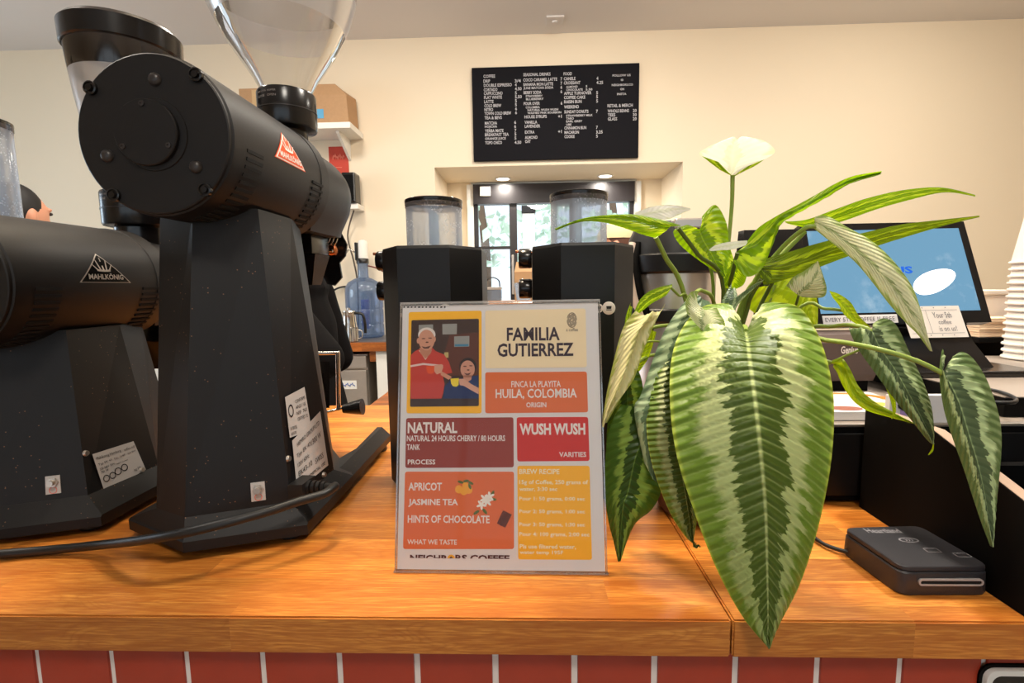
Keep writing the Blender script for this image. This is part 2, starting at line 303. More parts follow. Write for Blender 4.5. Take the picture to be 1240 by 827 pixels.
# ---------------------------------------------------------------- mesh helpers
ORG = {}
class MB:
    def __init__(s): s.v = []; s.f = []; s.uv = {}
    def add(s, vs, fs):
        o = len(s.v); s.v += [Vector(x) for x in vs]; s.f += [tuple(i + o for i in f) for f in fs]; return o
    def box(s, x0, x1, y0, y1, z0, z1, b=0):
        if b:
            bm = bmesh.new(); bmesh.ops.create_cube(bm, size=1)
            for v in bm.verts: v.co = V((x0 + x1) / 2 + v.co.x * (x1 - x0), (y0 + y1) / 2 + v.co.y * (y1 - y0), (z0 + z1) / 2 + v.co.z * (z1 - z0))
            bmesh.ops.bevel(bm, geom=bm.edges[:], offset=b, segments=2, affect='EDGES', profile=.6)
            s.bm(bm); return s
        p = [(x, y, z) for z in (z0, z1) for (x, y) in ((x0, y0), (x1, y0), (x1, y1), (x0, y1))]
        s.add(p, [(3, 2, 1, 0), (4, 5, 6, 7), (0, 1, 5, 4), (1, 2, 6, 5), (2, 3, 7, 6), (3, 0, 4, 7)]); return s
    def bm(s, bm):
        bm.verts.ensure_lookup_table(); bm.verts.index_update()
        s.add([v.co.copy() for v in bm.verts], [[v.index for v in f.verts] for f in bm.faces]); bm.free()
    def loft(s, rings, cap0=True, cap1=True):
        n = len(rings[0]); o = s.add([p for r in rings for p in r], [])
        for i in range(len(rings) - 1):
            for j in range(n):
                k = (j + 1) % n
                s.f.append((o + i * n + j, o + i * n + k, o + (i + 1) * n + k, o + (i + 1) * n + j))
        if cap0: s.f.append(tuple(o + j for j in reversed(range(n))))
        if cap1: s.f.append(tuple(o + (len(rings) - 1) * n + j for j in range(n)))
        return s
    def prism(s, poly, z0, z1): return s.loft([[(x, y, z0) for x, y in poly], [(x, y, z1) for x, y in poly]])
    def lathe(s, c, prof, axis='z', n=40, cap0=True, cap1=True):
        """prof: (radius, along)"""
        rings = []
        for r, h in prof:
            ring = []
            for j in range(n):
                a = 2 * PI * j / n
                if axis == 'z': ring.append(V(c[0] + r * math.cos(a), c[1] + r * math.sin(a), c[2] + h))
                elif axis == 'y': ring.append(V(c[0] + r * math.cos(a), c[1] + h, c[2] - r * math.sin(a)))
                else: ring.append(V(c[0] + h, c[1] + r * math.cos(a), c[2] + r * math.sin(a)))
            rings.append(ring)
        return s.loft(rings, cap0, cap1)
    def ctube(s, a, b, r0, r1=None, n=14, round_=False):
        a = Vector(a); b = Vector(b); r1 = r0 if r1 is None else r1
        d = (b - a); L = d.length; d.normalize()
        q = d.to_track_quat('Z', 'Y').to_matrix()
        prof = [(r0, 0), (r1, L)]
        if round_:
            prof = [(r0 * math.sin(k * PI / 8), -r0 * math.cos(k * PI / 8)) for k in range(1, 4)] + prof + [(r1 * math.cos(k * PI / 8), L + r1 * math.sin(k * PI / 8)) for k in range(1, 4)]
        rings = [[a + q @ V(r * math.cos(2 * PI * j / n), r * math.sin(2 * PI * j / n), h) for j in range(n)] for r, h in prof]
        return s.loft(rings)
    def path(s, pts, r, n=8, taper=None, sub=6):
        pts = spline([Vector(p) for p in pts], sub * (len(pts) - 1)) if sub > 1 else [Vector(p) for p in pts]
        rings = []; up = V(.13, .2, .97)
        for i, p in enumerate(pts):
            d = (pts[min(i + 1, len(pts) - 1)] - pts[max(i - 1, 0)]).normalized()
            x = d.cross(up)
            if x.length < 1e-4: x = d.cross(V(1, 0, 0))
            x.normalize(); y = x.cross(d); up = y
            f = i / (len(pts) - 1); rr = r * (1 + ((taper or 1) - 1) * f)
            rings.append([p + x * (rr * math.cos(2 * PI * j / n)) + y * (rr * math.sin(2 * PI * j / n)) for j in range(n)])
        return s.loft(rings)
    def ball(s, c, rx, ry=None, rz=None, n=16, m=10, rot=None):
        ry = ry or rx; rz = rz or rx
        rings = []
        for i in range(1, m):
            a = PI * i / m
            rings.append([V(rx * math.sin(a) * math.cos(2 * PI * j / n), ry * math.sin(a) * math.sin(2 * PI * j / n), -rz * math.cos(a)) for j in range(n)])
        if rot: rings = [[rot @ p for p in r] for r in rings]
        c = Vector(c)
        return s.loft([[p + c for p in r] for r in rings])
    def quad(s, a, b, c, d): s.add([a, b, c, d], [(0, 1, 2, 3)]); return s
    def map(s, fn):
        s.v = [Vector(fn(v)) for v in s.v]; return s
    def build(s, name, m, parent=None, smooth=None, mods=None):
        me = bpy.data.meshes.new(name)
        org = ORG[parent.name] if parent else V(0, 0, 0)
        me.from_pydata([v - org for v in s.v], [], s.f)
        me.validate(); me.update()
        bm = bmesh.new(); bm.from_mesh(me); bmesh.ops.recalc_face_normals(bm, faces=bm.faces[:]); bm.to_mesh(me); bm.free()
        me.materials.append(m)
        if smooth is not None:
            me.polygons.foreach_set('use_smooth', [True] * len(me.polygons))
            me.set_sharp_from_angle(angle=R_(smooth))
        o = bpy.data.objects.new(name, me); C.objects.link(o)
        if parent: o.parent = parent
        ORG[o.name] = org
        return o
def spline(P, n):
    out = []; k = len(P) - 1
    for i in range(n + 1):
        t = i / n * k; a = min(int(t), k - 1); u = t - a
        p0 = P[max(a - 1, 0)]; p1 = P[a]; p2 = P[a + 1]; p3 = P[min(a + 2, k)]
        out.append(.5 * ((2 * p1) + (p2 - p0) * u + (2 * p0 - 5 * p1 + 4 * p2 - p3) * u * u + (3 * p1 - p0 - 3 * p2 + p3) * u ** 3))
    return out
def tag(o, label=None, cat=None, group=None, kind=None):
    if label: o['label'] = label
    if cat: o['category'] = cat
    if group: o['group'] = group
    if kind: o['kind'] = kind
    return o
def thing(name, label, cat, loc=(0, 0, 0), group=None):
    o = bpy.data.objects.new(name, None); C.objects.link(o); o.location = loc; o.empty_display_size = .05
    ORG[o.name] = Vector(loc)
    return tag(o, label, cat, group)
def dup(root, offset, label, group=None):
    r = root.copy(); C.objects.link(r); r.location = root.location + Vector(offset); tag(r, label, None, group)
    for ch in list(root.children):
        c = ch.copy(); C.objects.link(c); c.parent = r
        for g in list(ch.children):
            d = g.copy(); C.objects.link(d); d.parent = c
    return r
def struct(o): o['kind'] = 'structure'; return o

_tc = {}
def glyphs(s, bold=0):
    k = (s, bold)
    if k not in _tc:
        cu = bpy.data.curves.new('t', 'FONT'); cu.body = s; cu.offset = bold; cu.resolution_u = 2
        o = bpy.data.objects.new('t', cu); C.objects.link(o)
        dg = bpy.context.evaluated_depsgraph_get()
        me = bpy.data.meshes.new_from_object(o.evaluated_get(dg))
        vs = [v.co.copy() for v in me.vertices]; fs = [tuple(p.vertices) for p in me.polygons]
        bpy.data.objects.remove(o); bpy.data.curves.remove(cu); bpy.data.meshes.remove(me)
        x0 = min(v.x for v in vs); x1 = max(v.x for v in vs); y0 = min(v.y for v in vs); y1 = max(v.y for v in vs)
        _tc[k] = ([((v.x - x0) / (x1 - x0), (v.y - y0) / (y1 - y0)) for v in vs], fs)
    return _tc[k]
def write(mb, s, fn, x0, y0, x1, y1, bold=.02):
    """letters filling the box x0..x1, y0 (bottom)..y1 (top) of the surface fn(x, y)"""
    vs, fs = glyphs(s, bold)
    mb.add([fn(x0 + (x1 - x0) * a, y0 + (y1 - y0) * b) for a, b in vs], fs)

# ================================================================ SETTING
BW = 3.8       # back wall
BR = 4.38      # rear of the door recess
RX0, RX1, RZ = -.685, 1.15, 2.24
CZ = 3.155
b = MB().box(-5.1, 4.6, -4, 4.5, -.12, 0); struct(b.build('floor', M['floor']))
b = MB().box(-5.1, 4.6, -4, 4.5, CZ, CZ + .15); ceil_o = struct(b.build('ceiling', M['ceil']))
b = MB()
b.box(-5.1, RX0, BW, 4.5, 0, CZ); b.box(RX1, 4.6, BW, 4.5, 0, CZ); b.box(RX0, RX1, BW, 4.5, RZ, CZ)
DX0, DX1, DZ = at(573, 225, BR).x, at(768, 220, BR).x, at(670, 222, BR).z
b.box(RX0, DX0 - .02, BR, 4.5, 0, RZ); b.box(DX1 + .02, RX1, BR, 4.5, 0, RZ)
if DZ + .02 < RZ: b.box(DX0 - .02, DX1 + .02, BR, 4.5, DZ + .02, RZ)
struct(b.build('wall_back', M['wall']))
struct(MB().box(-5.1, -5.0, -4, .2, 0, CZ).box(-5.1, -5.0, 3.0, 3.8, 0, CZ).box(-5.1, -5.0, .2, 3.0, 0, .8).box(-5.1, -5.0, .2, 3.0, 2.8, CZ).build('wall_left', M['wall']))
wn_ = MB().box(-5.08, -5.02, .2, .26, .8, 2.8).box(-5.08, -5.02, 2.94, 3.0, .8, 2.8).box(-5.08, -5.02, .26, 2.94, .8, .86).box(-5.08, -5.02, .26, 2.94, 2.74, 2.8).box(-5.08, -5.02, 1.57, 1.63, .86, 2.74)
wn_ = struct(wn_.build('added_window_left', M['dark'])); MB().box(-5.053, -5.047, .26, 2.94, .86, 2.74).build('pane', M['glass'], wn_)  # unseen window, added to go with the cool fill lamp
struct(MB().box(4.5, 4.6, -4, 3.8, 0, CZ).build('wall_right', M['wall']))
struct(MB().box(-5.1, 4.6, -4.1, -4, 0, .9).box(-5.1, 4.6, -4.1, -4, 2.6, CZ).box(-5.1, -2.6, -4.1, -4, .9, 2.6).box(2.6, 4.6, -4.1, -4, .9, 2.6).build('unseen_wall_front', M['wall']))  # unseen wall, put in to cut down the sky light indoors
wf_ = MB()
for x in (-2.6, -.9, .83, 2.54): wf_.box(x, x + .06, -4.08, -4.02, .9, 2.6)
wf_.box(-2.6, 2.6, -4.08, -4.02, .9, .96).box(-2.6, 2.6, -4.08, -4.02, 2.54, 2.6)
wf_ = struct(wf_.build('unseen_window_front', M['dark'])); MB().box(-2.55, 2.55, -4.053, -4.047, .95, 2.55).build('pane', M['glass'], wf_)  # unseen window in the added wall, lets part of the sky light in
# door at the back of the recess
def px_box(mb, x0, y0, x1, y1, Y0, Y1):
    a = at(x0, y0, Y0); c = at(x1, y1, Y0); mb.box(min(a.x, c.x), max(a.x, c.x), Y0, Y1, min(a.z, c.z), max(a.z, c.z))
d = MB()
zt = DZ
DW = DX1 - DX0
zh = at(670, 246, BR).z
d.box(DX0, DX1, BR - .03, BR + .06, zh, zt)                     # header
xm0, xm1 = at(617, 270, BR).x, at(626, 270, BR).x
xr0, xr1 = at(690, 270, BR).x, at(700, 270, BR).x
jw = .035
d.box(DX0, DX0 + jw, BR, BR + .06, 0, zh); d.box(DX1 - jw, DX1, BR, BR + .06, 0, zh)
d.box(xm0, xm1, BR - .01, BR + .06, 0, zh); d.box(xr0, xr1, BR, BR + .06, 0, zh)
zr = at(597, 300, BR).z
d.box(DX0, xm0, BR, BR + .05, zr - .012, zr + .012)
d.box(DX0, DX1, BR, BR + .05, 0, .12)
door = struct(d.build('door_1', M['dark']))
gl = MB().box(DX0 + jw, DX1 - jw, BR + .022, BR + .028, .12, zh).build('pane', M['glass'], door)
h = MB().box(xm0 + .015, xm0 + .035, BR - .06, BR - .01, 1.28, 1.62, .004).build('door_handle', M['steel'], door)
a = at(576, 225, BR - .031)
px = MB(); px_box(px, 581, 226, 594, 237, BR - .04, BR - .03); px.build('sensor_box', M['white'], door)
t_ = MB().box(DX0 - .055, DX0 - .001, BR - .02, BR + .02, 0, zt).box(DX1 + .001, DX1 + .055, BR - .02, BR + .02, 0, zt)
struct(t_.build('trim_1', M['trimw']))
for i, (x, y) in enumerate(((609, 216), (733, 212.5))):
    p = onz(x, y, RZ); t = thing('recessed_downlight', ['glowing round recessed downlight in the soffit, the left one above the dark door frame', 'glowing round recessed downlight in the soffit, the right one nearer the plant'][i], 'ceiling light', (p.x, p.y, RZ), 'soffit downlights')
    MB().lathe(p, [(.068, -.001), (.068, -.006), (.052, -.008), (.05, -.003)], n=28).build('trim_ring', M['white'], t, 40)
    lamp('downlight_lamp', (p.x, p.y, RZ - .015), (p.x, p.y, 0), .09, 7, NEUT)
    MB().lathe(p, [(.05, -.0045), (.048, -.009), (.02, -.0105)], n=24).build('lens', M['lens'], t, 60)
# things on the ceiling
p = at(672, 24, 3.3); k = onz(672, 24, CZ)
t = thing('junction_cover', 'small square cover plate on the ceiling', 'cover plate', (k.x, k.y, CZ))
MB().box(k.x - .06, k.x + .06, k.y - .06, k.y + .06, CZ - .012, CZ, .004).build('plate', M['ceil'], t)
MB().lathe(k, [(.02, -.012), (.018, -.02), (.008, -.022)], n=16).build('cap', M['ceil'], t, 40)

# outside, seen through the door
struct(MB().box(-30, 30, 4.5, 60, -.2, -.05).build('ground', M['pave']))
def tree(x, y, h, r, label, seed):
    random.seed(seed)
    t = thing('street_tree', label, 'tree', (x, y, -.05), 'trees outside the glass door')
    MB().path([(x, y, -.05), (x + .1, y, h * .4), (x - .05, y + .1, h * .75)], .14, 10, .5).build('trunk', M['bark'], t, 60)
    f = MB()
    for i in range(420):
        u = random.random() * 2 * PI; c = random.uniform(-1, 1); rr = r * random.uniform(.55, 1.05); s_ = math.sqrt(1 - c * c)
        p = V(x + rr * s_ * math.cos(u), y + rr * s_ * math.sin(u), h * .72 + rr * c * .9)
        sz = random.uniform(.08, .2)
        q = Matrix.Rotation(random.random() * 6, 3, 'X') @ Matrix.Rotation(random.random() * 6, 3, 'Z')
        f.add([p + q @ V(-sz, 0, 0), p + q @ V(0, -sz * .55, .03), p + q @ V(sz, 0, 0), p + q @ V(0, sz * .55, .03)], [(0, 1, 2, 3)])
    f.build('foliage', M['foliage'], t)
tree(-1.0, 11, 4.6, 1.9, 'leafy tree outside, left of the white post in the glass door', 3)
tree(2.1, 12.5, 5.2, 2.1, 'leafy tree outside, right of the white post in the glass door', 5)
p0 = at(633, 300, 6.5); p1 = at(648, 300, 6.5); zc_ = at(640, 258, 6.5).z
t = thing('porch_post', 'white square porch post with a dark cap outside the door', 'post', ((p0.x + p1.x) / 2, 6.6, -.05))
MB().box(p0.x, p1.x, 6.5, 6.7, -.05, zc_, .01).build('shaft', M['white'], t)
MB().box(p0.x - .01, p1.x + .01, 6.49, 6.71, zc_, zc_ + .1, .01).build('cap', M['dark'], t)

# ================================================================ COUNTER
CT = 1.05
SEAM = at(886, 775, .419).x
def slab(x0, x1, label):
    bm = bmesh.new(); bmesh.ops.create_cube(bm, size=1)
    y0, y1, z0, z1 = .419, 1.243, CT - .0365, CT
    for v in bm.verts: v.co = V((x0 + x1) / 2 + v.co.x * (x1 - x0), (y0 + y1) / 2 + v.co.y * (y1 - y0), (z0 + z1) / 2 + v.co.z * (z1 - z0))
    bmesh.ops.bevel(bm, geom=bm.edges[:], offset=.0016, segments=2, affect='EDGES')
    m = MB(); m.bm(bm); return tag(m.build('countertop', M['wood'], None, 40), label, 'countertop')
slab(-2.6, SEAM - .0008, 'long oiled butcher block countertop slab under the grinders and the sign')
slab(SEAM + .0008, 2.2, 'butcher block countertop slab right of the seam, under the card reader')
t = thing('tiled_counter', 'counter front clad in brick red vertical tiles with white grout', 'counter', (0, .45, 0))
MB().box(-2.6, 2.2, .4412, 1.2, 0, CT - .0367).build('grout_backing', M['grout'], t)
tl = MB(); pitch = .0761; x_0 = -.4925
for i in range(-27, 35):
    xa = x_0 + pitch * i + .0035; xb = xa + pitch - .0058
    for k in range(4):
        z1 = CT - .038 - k * .21; z0 = z1 - .203
        tl.box(xa, xb, .4385, .447, z0, z1, .0018)
tl.build('tiles', M['tile'], t, 40)
# outlet in the tile, bottom right
oa = at(1189, 806, .436); 
t = thing('power_outlet', 'white framed power outlet with dark insert in the red tiles', 'outlet', (oa.x + .04, .4385, oa.z))
b = MB()
cx, cz_ = oa.x + .045, oa.z - .06
def rrect(cx, cz, hw, hh, r, y, n=5):
    o = []
    for (sx, sz, a0) in ((1, 1, 0), (-1, 1, 90), (-1, -1, 180), (1, -1, 270)):
        for k in range(n + 1):
            a = R_(a0 + 90 * k / n); o.append(V(cx + sx * (hw - r) + r * math.cos(a), y, cz + sz * (hh - r) + r * math.sin(a)))
    return o
cx += .003
MB().loft([rrect(cx, cz_, .049, .061, .012, .4384), rrect(cx, cz_, .049, .061, .012, .4365)]).build('mounting_plate', M['blk2'], t)
b.loft([rrect(cx, cz_, .046, .058, .010, .437), rrect(cx, cz_, .045, .057, .010, .433), rrect(cx, cz_, .040, .052, .008, .433), rrect(cx, cz_, .040, .052, .008, .4362)], True, True)
b.build('frame', M['trimw'], t, 40)
MB().loft([rrect(cx, cz_, .039, .051, .008, .4362), rrect(cx, cz_, .039, .051, .008, .4345)]).build('socket_insert', M['gloss'], t)
MB().lathe((cx - .028, .4345, cz_ + .036), [(.0035, 0), (.003, -.001), (.0006, -.0012)], 'y', 12).build('screw', M['steel'], t)

# ================================================================ COFFEE GRINDERS
CYR = .0805
def make_grinder(cx, by, drop, label, orange, plate):
    zc = 1.5074 - drop
    y0 = by - .003
    root = thing('coffee_grinder', label, 'coffee grinder', (cx, by + .2, CT), 'tall shop grinders')
    def Q(dx, dy, z): return V(cx + dx, by + dy, z)
    # base
    col_b = [(-.066, .036), (-.015, .012), (.087, .053), (.098, .159), (.06, .25), (-.06, .25), (-.085, .15)]
    out = [(-.117, .054), (-.011, 0), (.111, .042), (.113, .19), (.06, .262), (-.06, .262), (-.117, .19)]
    b = MB()
    b.loft([[Q(x, y, 1.060) for x, y in out], [Q(x, y, 1.072) for x, y in out], [Q(x, y + .002, 1.074) for x, y in out], [Q(x, y, 1.0955) for x, y in col_b]])
    for s in (1, -1):
        xo = .111 if s > 0 else -.117
        pr = []
        for (yy, xin) in ((.10, .07), (.20, .072), (.27, .088), (.401, .085)):
            so = xo; si = s * xin
            e = .006 if yy > .4 else 0
            pr.append([Q(si, yy, 1.060), Q(so, yy + 0, 1.060), Q(so, yy, 1.072), Q(so - s * .014, yy - e, 1.089), Q(si + s * .003, yy - e, 1.089)])
        b.loft(pr)
    b.build('base', M['blkd'], root, 18)
    for dx, dy in ((.082, .06), (-.088, .075), (.097, .375), (-.102, .375)):
        MB().lathe(Q(dx, dy, CT + .0005), [(.013, 0), (.014, .003), (.012, .0098)], n=18).build('foot', M['rub'], root, 40)
    # column
    top = [(-.050, .065), (.0, .049), (.058, .079), (.056, .165), (.04, .225), (-.045, .225), (-.06, .15)]
    zt = 1.4455 - drop
    c = MB().loft([[Q(x, y, 1.0945) for x, y in col_b], [Q(x, y, zt) for x, y in top]])
    col = c.build('column', M['blkd'] if not drop else M['blkd'], root, 12)
    # motor housing
    A = V(cx, y0, zc)
    MB().lathe(A, [(CYR - .0035, .004), (CYR - .0005, .006), (CYR, .010), (CYR, .216), (CYR + .0012, .217), (CYR + .0012, .244), (CYR - .001, .2465), (CYR - .006, .2475)], 'y', 72).build('motor_housing', M['blk'], root, 30)
    cap = MB().lathe(A, [(CYR - .0022, .0045), (CYR - .0022, .001), (CYR - .0035, 0), (.036, 0), (.0355, -.0012)], 'y', 72).build('end_cap', M['blk'], root, 30)
    MB().lathe(A + V(-.004, 0, .001), [(.0325, .0005), (.0325, -.0048), (.0315, -.006), (.01, -.0062)], 'y', 48).build('center_cover', M['blk'], cap, 30)
    for k in range(3):
        a = R_(90 + 120 * k); p = A + V(-.004 + .027 * math.cos(a), -.0062, .001 + .027 * math.sin(a))
        MB().lathe(p, [(.003, 0), (.0028, -.0012), (.0012, -.0013), (.001, -.0005)], 'y', 12).build('cover_screw', M['screw'], cap)
        a = R_(82 + 120 * k); p = A + V(.053 * math.cos(a), 0, .053 * math.sin(a))
        MB().lathe(p, [(.0065, 0), (.0062, -.002), (.0045, -.0038), (.002, -.0046)], 'y', 16).build('dome_rivet', M['screw'], cap, 60)
    for a in (48, 142, 232, 312):
        p = A + V((CYR - .006) * math.cos(R_(a)), 0, (CYR - .006) * math.sin(R_(a)))
        MB().lathe(p, [(.0068, .001), (.0068, -.003), (.0055, -.0035), (.0055, -.002), (.0035, -.002), (.0032, -.0045), (.001, -.0046)], 'y', 14).build('housing_bolt', M['gloss'], cap, 40)
    # vents: two banks of slots on the right flank
    for (ya, yb) in ((.028, .060), (.187, .221)):
        v = MB(); nsl = 13
        for k in range(nsl):
            th = R_(-7 - k * 6.0)
            r = CYR + (.0008 if ya < .1 else .0018)
            dth = .0018 / CYR
            v.add([V(cx + rr * math.cos(th + s * dth), y0 + yy, zc + rr * math.sin(th + s * dth)) for rr in (r, r - .006) for yy in (ya, yb) for s in (-1, 1)], [(0, 1, 3, 2), (4, 6, 7, 5), (0, 2, 6, 4), (1, 5, 7, 3), (0, 4, 5, 1), (2, 3, 7, 6)])
        v.build('vent_slots', M['slot'], root)
    # badge on the flank
    def cyl(h):
        return lambda s, t: V(cx + (CYR + h) * math.cos(t / CYR), y0 + s, zc + (CYR + h) * math.sin(t / CYR))
    S0, S1, SA, T0, T1 = .084, .1655, .121, -.002, .0375
    def tri(mb, k, h):
        gx, gy = (S0 + S1 + SA) / 3, (T0 + T0 + T1) / 3
        P = [(gx + (x - gx) * k, gy + (y - gy) * k) for x, y in ((S0, T0), (S1, T0), (SA, T1))]
        n = 8; idx = {}
        for i in range(n + 1):
            for j in range(n + 1 - i):
                a, c_ = i / n, j / n
                idx[i, j] = len(mb.v)
                mb.v.append(cyl(h)(P[0][0] + (P[1][0] - P[0][0]) * a + (P[2][0] - P[0][0]) * c_, P[0][1] + (P[1][1] - P[0][1]) * a + (P[2][1] - P[0][1]) * c_))
        for i in range(n):
            for j in range(n - i):
                mb.f.append((idx[i, j], idx[i + 1, j], idx[i, j + 1]))
                if j < n - i - 1: mb.f.append((idx[i + 1, j], idx[i + 1, j + 1], idx[i, j + 1]))
    bk, fg = (M['orange'], M['pwhite']) if orange else (M['bgloss'], M['silver'])
    m = MB(); tri(m, 1, .0006); badge = m.build('badge', bk if orange else fg, root, 60)
    m = MB(); tri(m, .93, .0009); m.build('badge_border', fg if orange else bk, badge, 60)
    m = MB(); tri(m, .83 if orange else .9, .0012); m.build('badge_field', bk, badge, 60)
    m = MB(); f = cyl(.0016)
    write(m, 'MAHLK\u00d6NIG', f, S0 + .0135, T0 + .0042, S1 - .0135, T0 + .0125, .03)
    gx = .1225
    for k in range(-2, 3):                       # crown: five rays on a curved band
        bx = gx + k * .0045; tx = gx - .001 + k * .0078; tt = T0 + (.0335 if k == 0 else .030 if abs(k) == 1 else .0245)
        m.add([f(bx - .0013, T0 + .0165), f(bx + .0013, T0 + .0165), f(tx + .0006, tt), f(tx - .0006, tt)], [(0, 1, 2, 3)])
    for k in range(6):
        xa = gx - .0105 + k * .0035; za = .0009 * ((k - 3) / 3) ** 2; zb = .0009 * ((k - 2) / 3) ** 2
        m.add([f(xa, T0 + .0142 + za), f(xa + .0035, T0 + .0142 + zb), f(xa + .0035, T0 + .0168 + zb), f(xa, T0 + .0168 + za)], [(0, 1, 2, 3)])
    m.build('badge_lettering', fg, badge)
    # burr housing: round above, narrowing to a flat-bottomed chute below
    rr_ = CYR - .008
    sec = []
    for k in range(25): a = PI * k / 24; sec.append((rr_ * math.cos(a), rr_ * math.sin(a)))
    low = [(-.0715, -.012), (-.068, -.028), (-.060, -.044), (-.052, -.058), (-.048, -.069), (.048, -.069), (.052, -.058), (.060, -.044), (.068, -.028), (.0715, -.012)]
    sec += low
    rings = []
    for yy, s in ((.245, 1.0), (.30, .985), (.355, .965), (.376, .93), (.387, .86), (.391, .7)):
        rings.append([V(cx + x * s, y0 + yy, zc + (z * s if z > 0 else z * (s * .35 + .65))) for x, z in sec])
    MB().loft(rings).build('burr_housing', M['blk'], root, 35)
    # outlet parts under the burr housing (operator side)
    def E(dx, dy, dz): return V(cx + dx, y0 + dy, zc + dz)
    sp = MB().box(cx - .034, cx + .030, y0 + .29, y0 + .36, zc - .10, zc - .068, .003)
    sp.loft([[E(-.03, .30, -.10), E(.03, .30, -.10), E(.03, .36, -.10), E(-.03, .36, -.10)], [E(-.016, .315, -.15), E(.016, .315, -.15), E(.016, .35, -.15), E(-.016, .35, -.15)]])
    spout = sp.build('spout', M['gloss'], root, 30)
    dX = cx + .3758
    def W(px_, py_, Y): q = at(px_, py_, .508 + Y); return V(q.x + dX, q.y - .508 + y0, q.z - drop)
    br = MB(); pl_ = [(396, 272), (411, 279), (420, 296), (418, 310), (411, 318), (414, 336), (405, 346), (396, 344), (392, 336), (378, 334), (372, 322), (368, 300), (368, 272)]
    br.loft([[W(x, y, .404) for x, y in pl_], [W(x, y, .404) + V(0, .005, 0) for x, y in pl_]])
    br.loft([[W(x, y, .33) for x, y in ((352, 276), (372, 276), (372, 290), (352, 290))], [W(x, y, .404) for x, y in ((372, 276), (392, 276), (392, 290), (372, 290))]])
    br.build('spout_bracket', M['gloss'], root)
    sg = MB()
    for k in range(4):
        c_ = W(392 + 4.2 * k, 290 + .8 * k, .385)
        sg.path([c_ + V(.006 * math.cos(i * .7), .004 * math.sin(i * .7), .009 * math.sin(i * .7 + .5)) for i in range(10)], .0012, 6, sub=1)
    sg.ctube(W(383.5, 284, .36), W(384, 295, .36), .0038, n=10); sg.ctube(W(390, 303, .37), W(403, 304, .37), .0022)
    sg.build('spring', M['chrome'], root, 60)
    c_ = W(402, 303, .385)
    MB().lathe(c_, [(.003, -.008), (.009, -.006), (.0105, 0), (.009, .007), (.004, .010)], 'x', 20).build('adjusting_knob', M['brass'], root, 40)
    # hopper
    hy = by + .295
    hc = V(cx, hy, 1.5074 - drop)
    cr = .0515 if drop else .0435
    nk = MB().lathe(hc, [(cr - .015, .06), (cr - .015, .090), (cr - .0015, .093), (cr, .096), (cr, .144), (cr - .0015, .147), (cr - .004, .147), (cr - .006, .142)], n=48)
    collar = nk.build('hopper_collar', M['gloss'], root, 30)
    MB().lathe(hc, [(cr + .0007, .118), (cr + .0007, .1195)], n=48, cap0=False, cap1=False).build('collar_ring', M['screw'], collar, 60)
    m = MB(); cf = lambda s, t: V(hc.x + (cr + .0004) * math.sin(s / cr), hc.y - (cr + .0004) * math.cos(s / cr), hc.z + .1245 + t)
    write(m, 'MAX 1,5 KG  HOPPER', cf, -.030, .0125, .004, .0155, 0)
    write(m, 'CLOSE   OPEN', cf, -.030, .006, .004, .009, 0)
    m.build('collar_print', M['silver'], collar)
    MB().box(cx - .064, cx - .044, hy - .04, hy - .02, hc.z + .066, hc.z + .074, .002).build('latch', M['steel'], collar)
    prof = [(.036, .148), (.046, .168), (.062, .192), (.078, .216), (.092, .242), (.103, .268), (.111, .294), (.116, .322), (.119, .350), (.1205, .375)]
    if drop: prof = [(.036, .148), (.043, .168), (.051, .195), (.058, .225), (.064, .255), (.069, .29), (.073, .325), (.0755, .352), (.0765, .362), (.077, .367)]
    half = 6
    MB().lathe(hc, prof[:half + 1] if drop else prof[:half - 1], n=64, cap0=False, cap1=False).build('hopper', M['frost_highlight'] if drop else M['clear'], root, 60)
    if drop:
        MB().lathe(hc, prof[half:], n=64, cap0=False, cap1=False).build('hopper_upper', M['smoke'], root, 60)
    else:
        MB().lathe(hc, prof[half - 2:half + 1], n=64, cap0=False, cap1=False).build('hopper_highlight', M['frost_highlight'], root, 60)  # whitish ring paints the bright highlight band into the clear hopper
        MB().lathe(hc, prof[half:], n=64, cap0=False, cap1=False).build('hopper_upper', M['clear'], root, 60)
    lr, lz = prof[-1]
    MB().lathe(hc, [(lr + .0015, lz - .003), (lr + .0035, lz - .001), (lr + .0045, lz + .027), (lr - .001, lz + .033), (.02, lz + .035)], n=64).build('hopper_lid', M['gloss'], root, 30)
    # bag holder
    bh = MB()
    def W(px_, py_, Y): q = at(px_, py_, .511 + Y); return V(q.x + dX, q.y - .511 + by, q.z)
    holder = MB()
    holder.loft([[W(384, 438, .39), W(399, 438, .39), W(399, 494, .39), W(389, 494, .39)], [W(384, 438, .37), W(399, 438, .37), W(399, 494, .37), W(389, 494, .37)]])
    holder.ctube(W(383, 452, .37), W(383, 496, .37), .012)
    clamp = holder.build('bag_clamp', M['gloss'], root, 30)
    rod = MB(); rod.ctube(W(374, 428, .40), W(411, 427.5, .40), .0032); rod.ctube(W(409, 428, .40), W(410, 496, .40), .0042); rod.ctube(W(396, 499, .40), W(420, 493, .40), .0028)
    rod.build('clamp_rod', M['chrome'], clamp, 60)
    kb = MB(); kb.ctube(W(416, 495, .40), W(439, 492.5, .40), .0085, .0155, 20); kb.build('clamp_knob', M['gloss'], clamp, 40)
    # back panel: earth terminal, labels, socket, cord
    def plane(a0, a1, b1, b0):
        """surface of one column face: s 0..1 across, t 0..1 up"""
        return lambda s, t, h=0: (a0.lerp(a1, s)).lerp(b0.lerp(b1, s), t) + (a1 - a0).cross(b0 - a0).normalized() * h
    front = plane(Q(*col_b[1], 1.0945), Q(*col_b[2], 1.0945), Q(*top[2], zt), Q(*top[1], zt))
